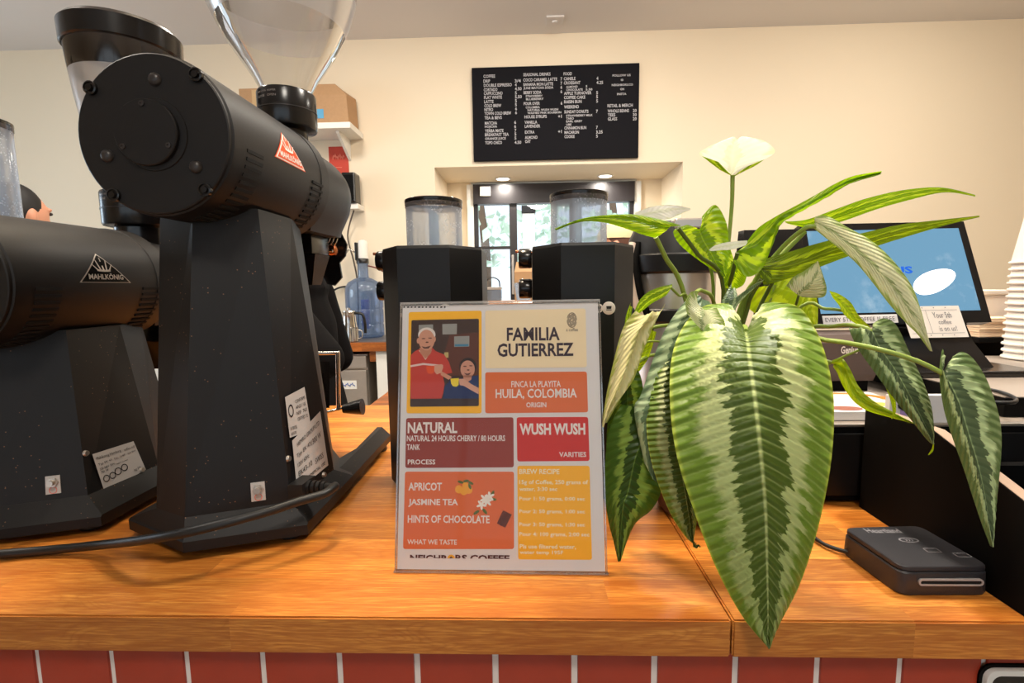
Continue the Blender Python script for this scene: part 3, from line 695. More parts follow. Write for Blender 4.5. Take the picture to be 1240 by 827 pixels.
    side = plane(Q(*col_b[2], 1.0945), Q(*col_b[3], 1.0945), Q(*top[3], zt), Q(*top[2], zt))
    H = zt - 1.0945
    e = MB(); s0, s1, t0, t1 = .62, .76, .008 / H, .030 / H
    e.loft([[front(s0, t0, 0), front(s1, t0, 0), front(s1, t1, 0), front(s0, t1, 0)], [front(s0, t0, .001), front(s1, t0, .001), front(s1, t1, .001), front(s0, t1, .001)]])
    et = e.build('earth_plate', M['label'], root)
    e = MB(); nrm = (front(.5, .1, 1) - front(.5, .1, 0))
    e.ctube(front(.69, .022 / H, .001), front(.69, .022 / H, .004), .006, n=6); e.ctube(front(.69, .022 / H, .004), front(.69, .022 / H, .010), .0035)
    e.build('earth_stud', M['steel'], et, 40)
    e = MB(); cc = lambda a, r: front(.69 + r * math.cos(a) / .11, (.0125 + r * math.sin(a)) / H, .0012)
    for k in range(20):
        a, a2 = 2 * PI * k / 20, 2 * PI * (k + 1) / 20
        e.quad(cc(a, .0036), cc(a2, .0036), cc(a2, .0042), cc(a, .0042))
    e.build('earth_symbol', M['orange'], et)
    def sticker(quad_uv, lines, name):
        (sA, tA), (sB, tB), (sC, tC), (sD, tD) = quad_uv     # bl br tr tl
        def f(s, t, h=.0005):
            a = V(sA, tA, 0).lerp(V(sB, tB, 0), s); c_ = V(sD, tD, 0).lerp(V(sC, tC, 0), s); u = a.lerp(c_, t)
            return side(u.x, u.y / H, h)
        e = MB().quad(f(0, 0), f(1, 0), f(1, 1), f(0, 1)); st = e.build(name, M['label'], root)
        g = lambda s, t: f(s, t, .0009)
        m = MB()
        for (txt, x0, y0_, x1, y1_) in lines: write(m, txt, g, x0, y0_, x1, y1_, .0)
        for (x, y, r) in [(.18, .62, .12)] if name == 'approval_label' else [(.12, .3, .07), (.26, .3, .07), (.40, .34, .08), (.56, .36, .08)] if drop else []:
            for k in range(16):
                a, a2 = 2 * PI * k / 16, 2 * PI * (k + 1) / 16
                q = lambda a, rr: g(x + rr * math.cos(a), y + rr * 1.3 * math.sin(a))
                m.quad(q(a, r * .75), q(a2, r * .75), q(a2, r), q(a, r))
        m.build('label_print', M['ink'], st)
    if drop:
        sticker([(.20, -.004), (.80, .002), (.72, .046), (.12, .048)], [('Mahlkonig Hamburg', .05, .80, .62, .90), ('Typ EK 43', .05, .66, .36, .73), ('220-240V  50Hz', .05, .55, .4, .61), ('750 W', .05, .46, .22, .52), ('No. 1147', .42, .66, .68, .73), ('Made in Germany', .42, .5, .7, .56), ('coffee mill', .70, .8, .97, .88), ('type 2019', .74, .66, .95, .73), ('kg 24', .74, .1, .9, .2)], 'rating_label')
    else:
        sticker([(.12, .075), (.62, .070), (.60, .128), (.12, .125)], [('CONFORMS', .42, .74, .92, .82), ('ANSI / UL', .42, .60, .92, .68), ('NSF  763', .42, .46, .92, .54), ('CERTIFIED TO', .42, .32, .92, .40), ('INTERTEK', .06, .16, .36, .24), ('4003781', .06, .04, .30, .11)], 'approval_label')
        sticker([(.14, .008), (.88, .012), (.90, .088), (.16, .070)], [('HEMRO GROUP LTD', .12, .80, .90, .88), ('Typ EK 43', .08, .58, .52, .68), ('120V 60Hz', .08, .42, .44, .50), ('1300 W', .55, .58, .9, .68), ('EK43-10', .08, .24, .5, .34), ('SWISS', .6, .2, .88, .3), ('FOR COMMERCIAL USE', .06, .06, .9, .12)], 'rating_label')
    for (s_, h_) in ((.04, .052), (.74, .004)):
        q0 = side(s_, h_ / H); n_ = side(s_, h_ / H, .003)
        MB().ctube(q0, n_, .004, .003, 12).build('panel_screw', M['steel'], root, 60)
    # socket, plug and cord
    if drop: return root
    pl = MB(); a0 = side(-.02, .006 / H, 0); a1 = side(.35, .010 / H, .03)
    s0_ = side(.12, .012 / H, 0); nn = (side(.12, .012 / H, 1) - s0_).normalized()
    along = (side(1, 0) - side(0, 0)).normalized(); along.z = 0; up = V(0, 0, 1)
    def bxp(mb, o, d, w1, h1, w2, h2, L):
        x = along; mb.loft([[o + x * sx * w1 + up * sz * h1 for sx, sz in ((-1, -1), (1, -1), (1, 1), (-1, 1))], [o + d * L + x * sx * w2 + up * sz * h2 for sx, sz in ((-1, -1), (1, -1), (1, 1), (-1, 1))]])
    bxp(pl, s0_, nn, .016, .011, .015, .010, .018)
    for k in range(4): pl.ctube(s0_ + nn * (.018 + k * .006), s0_ + nn * (.022 + k * .006), .0095 - k * .0008, n=12)
    plug = pl.build('power_plug', M['rub'], root, 30)
    c0 = s0_ + nn * .038
    pts = [c0, c0 + V(.012, -.004, .001), onz(405, 589, 1.114), onz(392, 598, 1.113), onz(362, 607, 1.112), onz(325, 619, 1.110), onz(270, 634, 1.106), onz(215, 647, 1.098), onz(165, 655, 1.082), onz(120, 660, 1.064), onz(60, 666, 1.057), onz(0, 671, 1.057), onz(-60, 676, 1.057), V(-.80, .50, 1.057), V(-.98, .54, 1.057), V(-1.08, .72, 1.057), V(-1.10, 1.0, 1.057), V(-1.12, 1.2, 1.057)]
    MB().path(pts, .0052, 10).build('power_cord', M['rub'], root, 60)
    return root
make_grinder(-.3758, .511, 0, 'tall black coffee grinder with an orange triangular badge and a clear bell hopper', True, 0)
make_grinder(-.646, .531, .1425, 'short black coffee grinder at the left edge with a black triangular badge', False, 0)

# ================================================================ ESPRESSO GRINDERS
def espresso_grinder(cx, label, hop_h, hop_r, knobs=True, top=1.4065):
    y0 = .667
    root = thing('espresso_grinder', label, 'coffee grinder', (cx, y0 + .1, CT), 'octagonal espresso grinders')
    oc = [(-.0355, 0), (.0355, 0), (.073, .062), (.073, .15), (.04, .2), (-.04, .2), (-.073, .15), (-.073, .062)]
    def ring(z, s=1): return [V(cx + x * s, y0 + .1 + (y - .1) * s, z) for x, y in oc]
    MB().loft([ring(CT + .008), ring(top - .004), ring(top, .985)]).build('body', M['blkm'], root, 12)
    MB().loft([ring(CT + .0005, .93), ring(CT + .0085, .93)]).build('foot_plate', M['rub'], root)
    hc = V(cx - .002, y0 + .10, top)
    MB().lathe(hc, [(hop_r, 0), (hop_r, hop_h)], n=48, cap0=False, cap1=False).build('hopper', M['dew'], root, 60)
    MB().lathe(hc, [(hop_r + .0004, hop_h - .011), (hop_r + .0011, hop_h - .010), (hop_r + .0012, hop_h), (hop_r - .001, hop_h + .002), (.01, hop_h + .0022)], n=48, cap0=False).build('hopper_lid', M['smoke'], root, 40)
    MB().lathe(hc, [(hop_r + .0011, hop_h - .004), (hop_r + .0016, hop_h - .002), (hop_r + .0013, hop_h + .001)], n=48, cap0=False, cap1=False).build('lid_band', M['gloss'], root, 40)
    MB().box(hc.x - .0008, hc.x + .0008, hc.y - hop_r * .9, hc.y + hop_r * .9, top + .001, top + hop_h * .8).build('hopper_divider', M['dew'], root)
    if knobs:
        for k, z in enumerate((1.392, 1.346)):
            kb = MB().lathe((cx - .0735, y0 + .105, z), [(.014, 0), (.015, -.003), (.015, -.018), (.0135, -.020), (.004, -.0205)], 'x', 28).build('side_knob', M['gloss'], root, 40)
        MB().ctube((cx - .07, y0 + .10, 1.4), (cx - .098, y0 + .10, 1.403), .0022).build('lever_pin', M['brass'], root, 60)
    for k, (dx, r) in enumerate(((.0141, .0062), (.0278, .0088))):
        p = V(cx + dx, y0 - .0002, 1.3192)
        bt = MB().lathe(p, [(r, 0), (r, -.001), (r * .9, -.0016), (r * .3, -.0017)], 'y', 24).build('button', M['pwhite'], root, 40)
        ic = MB(); f = lambda x, z: V(p.x + x, p.y - .0019, p.z + z)
        ic.quad(f(-.003, -.001), f(.003, -.001), f(.0036, .0028), f(-.0036, .0028)); ic.quad(f(-.0036, -.0028), f(.0036, -.0028), f(.0036, -.0018), f(-.0036, -.0018))
        ic.build('button_icon', M['ink'], bt)
    return root
espresso_grinder(-.1395, 'black octagonal espresso grinder behind the left half of the sign, hopper beaded with condensation', .073, .042)
espresso_grinder(.080, 'black octagonal espresso grinder between the sign and the plant, with round white buttons', .078, .042)
espresso_grinder(-.85, 'grinder with a tall clear hopper at the left edge, behind the short grinder', .209, .046, False)

# ================================================================ SIGN
bl, br_ = onz(481, 691, CT + .001), onz(733, 695, CT + .001)
tl_, tr_ = at(487, 371, bl.y + .066), at(722, 366, br_.y + .066)
ux = ((br_ - bl).normalized() + (tr_ - tl_).normalized()).normalized()
up_ = ((tl_ - bl) + (tr_ - br_)); up_ = (up_ - ux * up_.dot(ux)).normalized()
nn_ = ux.cross(up_)                                   # points away from the reader? fixed below
if nn_.y > 0: nn_ = -nn_
S_O = (bl + br_) / 2; S_W = (br_ - bl).length; S_H = ((tl_ - bl).length + (tr_ - br_).length) / 2
def sp(x, y, h=0): return S_O + ux * x + up_ * y + nn_ * h
def sl(px_, py_):
    d = ray(px_, py_); k = (S_O - CAM_POS).dot(nn_) / d.dot(nn_); p = CAM_POS + d * k - S_O
    return p.dot(ux), p.dot(up_)
holder = thing('sign_holder', 'slanted clear acrylic sign holder standing at the front of the counter', 'sign holder', (S_O.x, S_O.y, CT))
hw = S_W / 2
def sheet(mb, x0, x1, y0, y1, h0, h1):
    mb.loft([[sp(x0, y0, h0), sp(x1, y0, h0), sp(x1, y1, h0), sp(x0, y1, h0)], [sp(x0, y0, h1), sp(x1, y0, h1), sp(x1, y1, h1), sp(x0, y1, h1)]])
m = MB(); sheet(m, -hw - .0008, hw + .0008, .001, S_H + .001, .0015, .0035); m.build('front_panel', M['acryl'], holder)
m = MB(); sheet(m, -hw - .0008, hw + .0008, .001, S_H + .001, -.0035, -.0018); m.build('back_panel', M['acryl'], holder)
m = MB(); sheet(m, -hw - .002, hw + .002, S_H + .001, S_H + .0034, -.0035, .0035); sheet(m, -hw - .002, -hw - .0008, .001, S_H + .001, -.0035, .0035); sheet(m, hw + .0008, hw + .002, .001, S_H + .001, -.0035, .0035)
sheet(m, -hw - .003, hw + .003, -.0005, .001, -.0035, .0035)
m.build('panel_edges', M['acedge'], holder)
f0, f1 = sp(-hw, 0, -.0035), sp(hw, 0, -.0035)
m = MB().loft([[V(f0.x, f0.y, CT + .0004), V(f1.x, f1.y, CT + .0004), V(f1.x, f1.y + .085, CT + .0004), V(f0.x, f0.y + .085, CT + .0004)], [V(f0.x, f0.y, CT + .003), V(f1.x, f1.y, CT + .003), V(f1.x, f1.y + .085, CT + .003), V(f0.x, f0.y + .085, CT + .003)]])
m.build('foot', M['acryl'], holder)
sign = thing('menu_sheet', 'printed coffee menu sheet reading FAMILIA GUTIERREZ inside the acrylic holder', 'printed sheet', tuple(sp(0, .002)))
m = MB(); sheet(m, -hw, hw, .002, S_H, -.0008, -.0002); m.build('paper', M['paper'], sign)
PM = {}
def pm(r, g, b):
    k = (r, g, b)
    if k not in PM: PM[k] = mat('print ink %d %d %d' % k, rgb(r, g, b), .5)
    return PM[k]
Z3 = lambda x, y: (470 + x / 4.593, 355 + y / 4.593)
Z4 = lambda x, y: (470 + x / 3.759, 490 + y / 3.759)
ZP = lambda x, y: (480 + x / 5.514, 360 + y / 5.907)
def rpoly(c4, r=.0028, n=5):
    """rounded quad from four corner points tl tr br bl in sheet coordinates"""
    o = []
    P = [V(x, y, 0) for x, y in c4]
    for i in range(4):
        p = P[i]; a = (P[i - 1] - p).normalized(); c = (P[(i + 1) % 4] - p).normalized()
        for k in range(n + 1):
            t = k / n; o.append(p + a * r * (1 - t) ** 2 + c * r * t ** 2)
    return o
def panel(name, pts, col, h, parent, r=.0028):
    o = rpoly([sl(*q) for q in pts], r)
    m = MB(); m.add([sp(p.x, p.y, h) for p in o], [tuple(range(len(o)))])
    return m.build(name, col if not isinstance(col, tuple) else pm(*col), parent)
def shape(mb, pts, h): mb.add([sp(*sl(*q), h) for q in pts], [tuple(range(len(pts)))])
def oval(mb, cx, cy, rx, ry, h, rot=0, n=24):
    c, s = math.cos(rot), math.sin(rot)
    shape(mb, [(cx + rx * math.cos(a) * c - ry * math.sin(a) * s, cy + rx * math.cos(a) * s + ry * math.sin(a) * c) for a in [2 * PI * k / n for k in range(n)]], h)
pY = panel('photo_panel', [Z3(115, 105), Z3(520, 97), Z3(520, 668), Z3(102, 668)], (255, 188, 36), .0001, sign)
pC = panel('title_panel', [Z3(540, 97), Z3(1098, 85), Z3(1105, 412), Z3(540, 418)], (246, 224, 184), .0001, sign)
pO = panel('origin_panel', [Z3(540, 440), Z3(1105, 436), Z3(1112, 662), Z3(540, 668)], (224, 110, 56), .0001, sign)
pB = panel('process_panel', [Z3(100, 695), Z3(697, 690), Z4(572, 285), Z4(78, 288)], (150, 58, 46), .0001, sign)
pR = panel('variety_panel', [Z3(715, 690), Z3(1112, 688), Z4(917, 256), Z4(588, 258)], (208, 42, 32), .0001, sign)
pT = panel('taste_panel', [Z4(77, 305), Z4(573, 305), Z4(573, 657), Z4(68, 657)], (226, 112, 62), .0001, sign)
pW = panel('recipe_panel', [Z4(588, 278), Z4(917, 278), Z4(928, 706), Z4(592, 704)], (255, 186, 34), .0001, sign)
def line(mb, s, p0, p1, bold=.02, h=.0004):
    """text between the top-left and bottom-right points"""
    a, c = sl(*p0), sl(*p1); write(mb, s, lambda x, y: sp(x, y, h), a[0], c[1], c[0], a[1], bold)
m = MB(); line(m, 'FAMILIA', Z3(660, 192), Z3(955, 262), .024); line(m, 'GUTIERREZ', Z3(608, 280), Z3(1032, 350), .026); m.build('title_lettering', pm(52, 32, 48), pC)
m = MB()
for k in range(6):
    r = 1 - k * .15
    for j in range(22):
        if (j * 7 + k * 5) % 11 == 0: continue
        a, a2 = 2 * PI * j / 22, 2 * PI * (j + 1) / 22
        q = lambda a, r: Z3(1022 + 28 * r * math.cos(a), 150 + 42 * r * math.sin(a))
        shape(m, [q(a, r), q(a2, r), q(a2, r - .08), q(a, r - .08)], .0004)
line(m, 'a coffee', Z3(990, 194), Z3(1056, 212), 0); m.build('fingerprint_emblem', pm(70, 52, 60), pC)
m = MB()
for k in range(12):
    xa = 85 + k * 20.5; shape(m, [Z3(xa, 74), Z3(xa + 9 + 3 * (k % 3 == 1), 73), Z3(xa + 9 + 3 * (k % 3 == 1), 81), Z3(xa, 82)], .0002)
m.build('punched_edge', pm(30, 26, 28), sign)
LT = pm(236, 226, 220)
m = MB(); line(m, 'FINCA LA PLAYITA', Z3(685, 489), Z3(960, 522), .012); line(m, 'HUILA, COLOMBIA', Z3(598, 533), Z3(1050, 590), .018); line(m, 'ORIGIN', Z3(768, 607), Z3(880, 635), .02); m.build('origin_lettering', LT, pO)
m = MB(); line(m, 'NATURAL', Z4(90, 80), Z4(315, 130), .03); line(m, 'NATURAL 24 HOURS CHERRY / 80 HOURS', Z4(86, 140), Z4(533, 166), .02); line(m, 'TANK', Z4(86, 180), Z4(145, 206), .02); line(m, 'PROCESS', Z4(90, 249), Z4(215, 272), .02); m.build('process_lettering', LT, pB)
m = MB(); line(m, 'WUSH WUSH', Z4(598, 85), Z4(898, 137), .04); line(m, 'VARITIES', Z4(778, 215), Z4(902, 238), .02); m.build('variety_lettering', LT, pR)
m = MB(); line(m, 'APRICOT', Z4(93, 354), Z4(245, 391), .025); line(m, 'JASMINE TEA', Z4(93, 428), Z4(318, 466), .025); line(m, 'HINTS OF CHOCOLATE', Z4(90, 502), Z4(462, 540), .025); line(m, 'WHAT WE TASTE', Z4(88, 612), Z4(313, 637), .02); m.build('taste_lettering', LT, pT)
m = MB()
for s, a, c in (('BREW RECIPE', (597, 292), (780, 316)), ('15g of Coffee, 250 grams of', (597, 342), (910, 368)), ('water, 3:30 sec', (597, 374), (770, 396)), ('Pour 1: 50 grams, 0:00 sec', (597, 418), (896, 442)), ('Pour 2: 50 grams, 1:00 sec', (597, 476), (896, 500)), ('Pour 3: 50 grams, 1:30 sec', (597, 535), (896, 560)), ('Pour 4: 100 grams, 2:00 sec', (597, 579), (916, 605)), ('Pls use filtered water,', (599, 634), (855, 660)), ('water temp 195F', (599, 662), (797, 686))):
    line(m, s, Z4(*a), Z4(*c), .022)
m.build('recipe_lettering', pm(250, 236, 200), pW)
# tasting drawings
m = MB()
for x, y, r in ((322, 385, 17), (345, 392, 18), (368, 388, 16), (352, 368, 14)): oval(m, *Z4(x, y), r / 3.76, r * 1.1 / 3.76, .0003 + r * 1e-6)
m.build('apricot_drawing', pm(244, 170, 60), pT)
m = MB()
for x, y, r in ((330, 352, .3), (355, 347, -.2), (376, 356, .5), (372, 372, 1.2)): oval(m, *Z4(x, y), 3.6, 1.6, .0004, r)
for x, y, r in ((402, 490, -.6), (440, 485, .9), (475, 405, -1.1), (478, 430, .2)): oval(m, *Z4(x, y), 4.2, 1.8, .0003, r)
m.build('leaf_drawing', pm(96, 112, 58), pT)
m = MB()
for fx, fy in ((425, 455), (452, 440), (440, 428), (462, 418)):
    for k in range(5):
        a = k * 2 * PI / 5 + fx; oval(m, *Z4(fx + 12 * math.cos(a), fy + 12 * math.sin(a)), 3.2, 1.5, .00045 + k * 1e-6, a, 10)
m.build('jasmine_drawing', pm(244, 238, 228), pT)
m = MB(); shape(m, [Z4(523, 480), Z4(563, 500), Z4(533, 560), Z4(495, 540)], .0003); m.build('chocolate_drawing', pm(104, 52, 40), pT)
m = MB(); shape(m, [Z4(509, 510), Z4(548, 530), Z4(547, 533), Z4(508, 513)], .0004); shape(m, [Z4(541, 489), Z4(545, 491), Z4(514, 552), Z4(510, 550)], .0004); m.build('chocolate_groove', pm(80, 38, 30), pT)
# the lower edge line, its letters cut off by the print margin
m = MB(); line(m, 'NEIGHB', Z4(100, 682), Z4(268, 716), .04); line(m, 'RS COFFEE', Z4(306, 682), Z4(553, 716), .04)
bm = bmesh.new(); vs = [bm.verts.new(v) for v in m.v]
for f in m.f:
    try: bm.faces.new([vs[i] for i in f])
    except ValueError: pass
cutp = sp(*sl(*Z4(300, 699)))
bmesh.ops.bisect_plane(bm, geom=bm.verts[:] + bm.edges[:] + bm.faces[:], plane_co=cutp, plane_no=-up_, clear_outer=True)
m = MB(); m.bm(bm); ft = m.build('footer_lettering', pm(88, 44, 44), sign)
m = MB(); shape(m, [Z4(287 + 17 * math.cos(a), 699 - 17 * math.sin(a)) for a in [PI * k / 12 for k in range(13)]], .0003); m.build('footer_dot', pm(244, 178, 40), ft)
m = MB(); shape(m, [Z4(287 + 7 * math.cos(a), 699 - 9 * math.sin(a)) for a in [PI * k / 8 for k in range(9)]], .00045); m.build('footer_bean', pm(110, 60, 30), ft)
# the printed family photo, as plain flat shapes
ph = panel('family_photo', [Z3(130, 150), Z3(505, 142), Z3(505, 628), Z3(122, 632)], (62, 42, 36), .0002, pY, .0018)
def pshape(name, col, pts=None, ov=None, h=.0003):
    m = MB()
    if pts: shape(m, [ZP(*q) for q in pts], h)
    for (x, y, rx, ry) in ov or []: oval(m, *ZP(x, y), rx / 5.514, ry / 5.907, h)
    return m.build(name, pm(*col), ph)
pshape('photo_wall', (92, 48, 36), [(355, 270), (548, 250), (548, 560), (300, 560), (320, 400)], h=.00025)
for q in ([(150, 198), (245, 194), (245, 240), (150, 244)], [(307, 192), (405, 188), (403, 264), (308, 266)], [(386, 280), (488, 276), (487, 352), (386, 355)]): pshape('photo_poster', (150, 150, 146), q, h=.00028)
pshape('photo_poster', (70, 130, 160), [(390, 336), (482, 334), (482, 350), (390, 352)], h=.0003)
pshape('photo_poster', (190, 170, 110), [(320, 395), (348, 393), (348, 432), (320, 434)], h=.0003)
pshape('photo_shirt', (196, 62, 50), [(95, 415), (125, 385), (150, 372), (240, 360), (262, 385), (320, 410), (350, 460), (374, 540), (335, 548), (310, 560), (322, 620), (312, 690), (300, 724), (95, 726)], h=.0004)
pshape('photo_collar', (226, 196, 180), [(150, 380), (238, 380), (195, 448)], h=.00045)
pshape('photo_stripe', (222, 196, 190), [(95, 486), (180, 470), (290, 482), (312, 486), (310, 498), (180, 484), (95, 500)], h=.00045)
pshape('photo_neck', (190, 130, 104), [(155, 360), (238, 360), (232, 400), (195, 440), (160, 400)], h=.0005)
pshape('photo_hair', (224, 214, 206), ov=[(204, 268, 58, 52)], h=.00055)
pshape('photo_face', (208, 150, 124), ov=[(202, 306, 54, 74), (146, 312, 9, 20), (256, 300, 8, 20)], h=.0006)
pshape('photo_features', (96, 56, 48), [(168, 350), (195, 356), (232, 346), (215, 368), (185, 368)], [(182, 296, 13, 4), (226, 292, 13, 4), (206, 322, 10, 5)], h=.00065)
pshape('photo_cup', (226, 84, 40), [(200, 492), (256, 490), (252, 536), (236, 548), (216, 546), (204, 530)], h=.00068)
pshape('photo_hand', (214, 158, 134), [(254, 486), (306, 478), (314, 500), (300, 540), (270, 552), (254, 530)], h=.0007)
pshape('photo_hand', (206, 146, 118), [(300, 528), (372, 570), (350, 590), (296, 556)], h=.00066)
pshape('photo_blouse', (26, 44, 92), [(312, 724), (322, 640), (360, 590), (420, 580), (500, 566), (548, 556), (550, 724)], h=.0005)
pshape('photo_hair', (40, 28, 30), ov=[(478, 496, 58, 64)], h=.00052)
pshape('photo_face', (204, 146, 124), [(446, 560), (505, 556), (500, 590), (470, 610), (450, 590)], [(476, 514, 48, 62)], h=.0006)
pshape('photo_features', (96, 56, 52), [(452, 540), (474, 546), (500, 538), (486, 556), (466, 556)], [(458, 494, 12, 4), (498, 490, 12, 4), (480, 520, 9, 5)], h=.00065)
pshape('photo_cup', (240, 214, 60), [(362, 582), (418, 578), (416, 628), (400, 640), (378, 636), (366, 616)], h=.00068)
pshape('photo_hand', (214, 160, 138), [(416, 584), (450, 582), (500, 620), (552, 650), (550, 694), (500, 664), (452, 634), (424, 628)], h=.0007)

# ================================================================ PLANT
plant = thing('potted_plant', 'bushy potted plant with large arrow shaped variegated green leaves on the counter', 'plant', (.232, .645, CT))
PX, PY = .232, .645
pot = MB().lathe((PX, PY, CT), [(.052, .0005), (.058, .004), (.066, .05), (.072, .11), (.076, .125), (.074, .128), (.069, .126), (.066, .112)], n=48, cap1=False).build('pot', M['pot'], plant, 40)
MB().lathe((PX, PY, CT), [(.067, .104), (.066, .114), (.03, .118), (.008, .119)], n=32).build('soil', M['soil'], plant, 60)
def leaf(rows, ys, dl, dr, m, label=None, puff=.0, nv=44, nu=9, veins=0, vamp=0, slant=.16, name='leaf'):
    """rows: left, midrib and right outline points from the lobes to the tip; ys: midrib distance per row; dl / dr: how far the margins lie behind it"""
    n = len(rows)
    if len(ys) == 2: ys = [ys[0] + (ys[1] - ys[0]) * i / (n - 1) for i in range(n)]
    Lp, Mp, Rp = [], [], []
    for i, (lx, ly, mx, my, rx, ry) in enumerate(rows):
        k = min(1, math.hypot(rx - lx, ry - ly) / 60)
        Lp.append(at(lx, ly, ys[i] + dl * k)); Mp.append(at(mx, my, ys[i])); Rp.append(at(rx, ry, ys[i] + dr * k))
    Ls, Ms, Rs = spline(Lp, nv), spline(Mp, nv), spline(Rp, nv)
    al = [0]
    for i in range(nv): al.append(al[-1] + ((Ls[i + 1] - Ls[i]).length + (Rs[i + 1] - Rs[i]).length + (Ms[i + 1] - Ms[i]).length) / 3)
    mb = MB(); uv = []
    W_ = 2 * nu + 1
    for i in range(nv + 1):
        v = al[i] / al[-1]
        dv = (Ms[min(i + 1, nv)] - Ms[max(i - 1, 0)])
        cr = (Rs[i] - Ls[i]).cross(dv if dv.length > 1e-6 else V(0, 0, -1))
        nrm = cr.normalized() if cr.length > 1e-9 else V(0, -1, 0)
        if nrm.dot(CAM_POS - Ms[i]) < 0 and vamp > 0: nrm = -nrm
        for j in range(-nu, nu + 1):
            u = j / nu
            a = abs(u)
            p = Ms[i].lerp(Ls[i] if u < 0 else Rs[i], a)
            h = puff * 4 * a * (1 - a)
            if veins: h += vamp * (1 - 2 * abs(math.sin(PI * (veins * (v - slant * a) - .25))) ** 1.0 + .27) * math.sin(PI * min(1, a * 1.05)) * min(1, 6 * (1 - v))
            mb.v.append(p + nrm * h); uv.append((u * .5 + .5, v))
    for i in range(nv):
        for j in range(W_ - 1):
            mb.f.append((i * W_ + j, i * W_ + j + 1, (i + 1) * W_ + j + 1, (i + 1) * W_ + j))
    me = bpy.data.meshes.new(name); org = ORG[plant.name]
    me.from_pydata([v - org for v in mb.v], [], mb.f); me.update()
    ul = me.uv_layers.new(name='UVMap')
    for lp in me.loops: ul.data[lp.index].uv = uv[lp.vertex_index]
    me.materials.append(m); me.polygons.foreach_set('use_smooth', [True] * len(me.polygons))
    o = bpy.data.objects.new(name, me); C.objects.link(o); o.parent = plant; ORG[o.name] = org
    if label: o['label'] = label
    return o
def petiole(pts, r=.0028, m='stem', taper=.85): MB().path(pts, r * .85, 8, 1 / taper).build('petiole', M[m], plant, 60)
CROWN = V(PX, PY - .01, CT + .115)
# the big leaf hanging over the counter edge
leaf([(882, 367, 903, 402, 928, 365), (852, 371, 903, 404, 966, 371), (828, 394, 905, 414, 989, 402), (814, 430, 908, 438, 1004, 446), (811, 480, 914, 482, 1010, 496), (818, 545, 921, 545, 1006, 562), (838, 612, 927, 615, 992, 634), (866, 685, 929, 686, 970, 704), (898, 745, 930, 748, 946, 752), (929, 783, 929, 783, 930, 782)],
     [.51, .50, .48, .456, .434, .416, .404, .397, .394, .392], .022, .022, L_BIG, 'largest leaf, hanging over the counter edge, dark centre and pale stripes', puff=.004, nv=150, nu=14, veins=32, vamp=.0024, slant=.07)
petiole([CROWN, at(893, 430, .56), at(900, 398, .53), at(903, 402, .508)], .0035)
# leaves behind it on the left
leaf([(838, 356, 850, 362, 868, 376), (822, 374, 845, 384, 880, 400), (804, 402, 832, 420, 880, 440), (789, 440, 822, 460, 875, 480), (776, 478, 806, 490, 860, 520), (768, 498, 790, 520, 840, 560), (780, 560, 790, 580, 820, 600)], [.53, .515, .51, .505, .50, .50, .50], .01, .012, L_TEAL, 'blue green leaf just behind the largest leaf', puff=.003, veins=16, vamp=.001)
leaf([(846, 352, 850, 372, 868, 372), (836, 354, 852, 378, 872, 380), (830, 366, 850, 388, 878, 392), (832, 380, 850, 400, 876, 410)], [.50, .495, .49, .49], .012, .008, L_PALE, puff=.004, nv=24)
leaf([(798, 434, 815, 440, 826, 446), (789, 462, 812, 470, 834, 480), (783, 500, 816, 512, 842, 530), (785, 540, 822, 552, 846, 572), (795, 580, 829, 592, 846, 612), (812, 622, 835, 630, 842, 642), (832, 652, 838, 656, 840, 658), (847, 662, 847, 662, 848, 661)], [.51, .50, .49, .485, .48, .478, .476, .475], .012, .012, L_BIG, 'striped leaf hanging left of the largest leaf', puff=.003, nv=70, veins=32, vamp=.0012, slant=.07)
leaf([(752, 440, 757, 443, 764, 438), (742, 470, 760, 472, 776, 456), (736, 510, 760, 510, 780, 490), (734, 550, 758, 550, 778, 530), (736, 590, 756, 590, 772, 580)], [.545, .54, .54, .54, .545], .008, .01, L_DARK, puff=.003, nv=30)
leaf([(752, 490, 768, 492, 778, 502), (738, 520, 776, 530, 784, 520), (733, 560, 768, 560, 792, 556), (733, 600, 760, 596, 801, 590), (737, 632, 755, 610, 790, 616), (743, 656, 752, 640, 768, 636), (748, 679, 750, 679, 752, 677)], [.52, .515, .51, .505, .50, .498, .496], .012, .012, L_DARK, 'dark leaf with a notch, hanging beside the sign', puff=.003, nv=60, veins=16, vamp=.001)
leaf([(770, 376, 790, 376, 806, 367), (758, 390, 784, 386, 803, 372), (750, 410, 772, 404, 790, 398), (742, 442, 762, 436, 778, 428), (735, 474, 750, 466, 768, 458), (731, 500, 738, 492, 752, 482), (729, 520, 731, 518, 735, 512)], [.54, .53, .525, .52, .515, .51, .51], .018, .016, L_CREAM, 'pale folded leaf left of the largest leaf, cream underside out', puff=-.006, nv=50, veins=14, vamp=.0008)
leaf([(764, 366, 763, 370, 766, 372), (758, 382, 760, 388, 764, 384), (756, 400, 759, 404, 762, 400)], [.555, .55, .55], .0, .0, L_LIME, nv=20, nu=4)
leaf([(814, 344, 814, 348, 812, 350), (798, 348, 804, 353, 806, 358), (784, 354, 788, 361, 790, 367), (773, 366, 775, 373, 776, 378), (766, 384, 767, 384, 768, 384)], [.58, .575, .57, .57, .57], .006, .006, L_LIME, 'small bright lime leaf at the left', nv=30)
petiole([at(812, 348, .58), at(822, 358, .59), at(836, 372, .60), CROWN], .0018, 'stem', 1.4)
leaf([(790, 398, 790, 400, 795, 402), (780, 420, 786, 424, 790, 420), (772, 440, 778, 444, 784, 436), (770, 452, 772, 452, 776, 446)], [.56, .56, .56, .56], .005, .006, L_YEL, nv=20, nu=5)
petiole([at(788, 397, .545), at(812, 394, .56), at(840, 400, .59), CROWN], .0022)
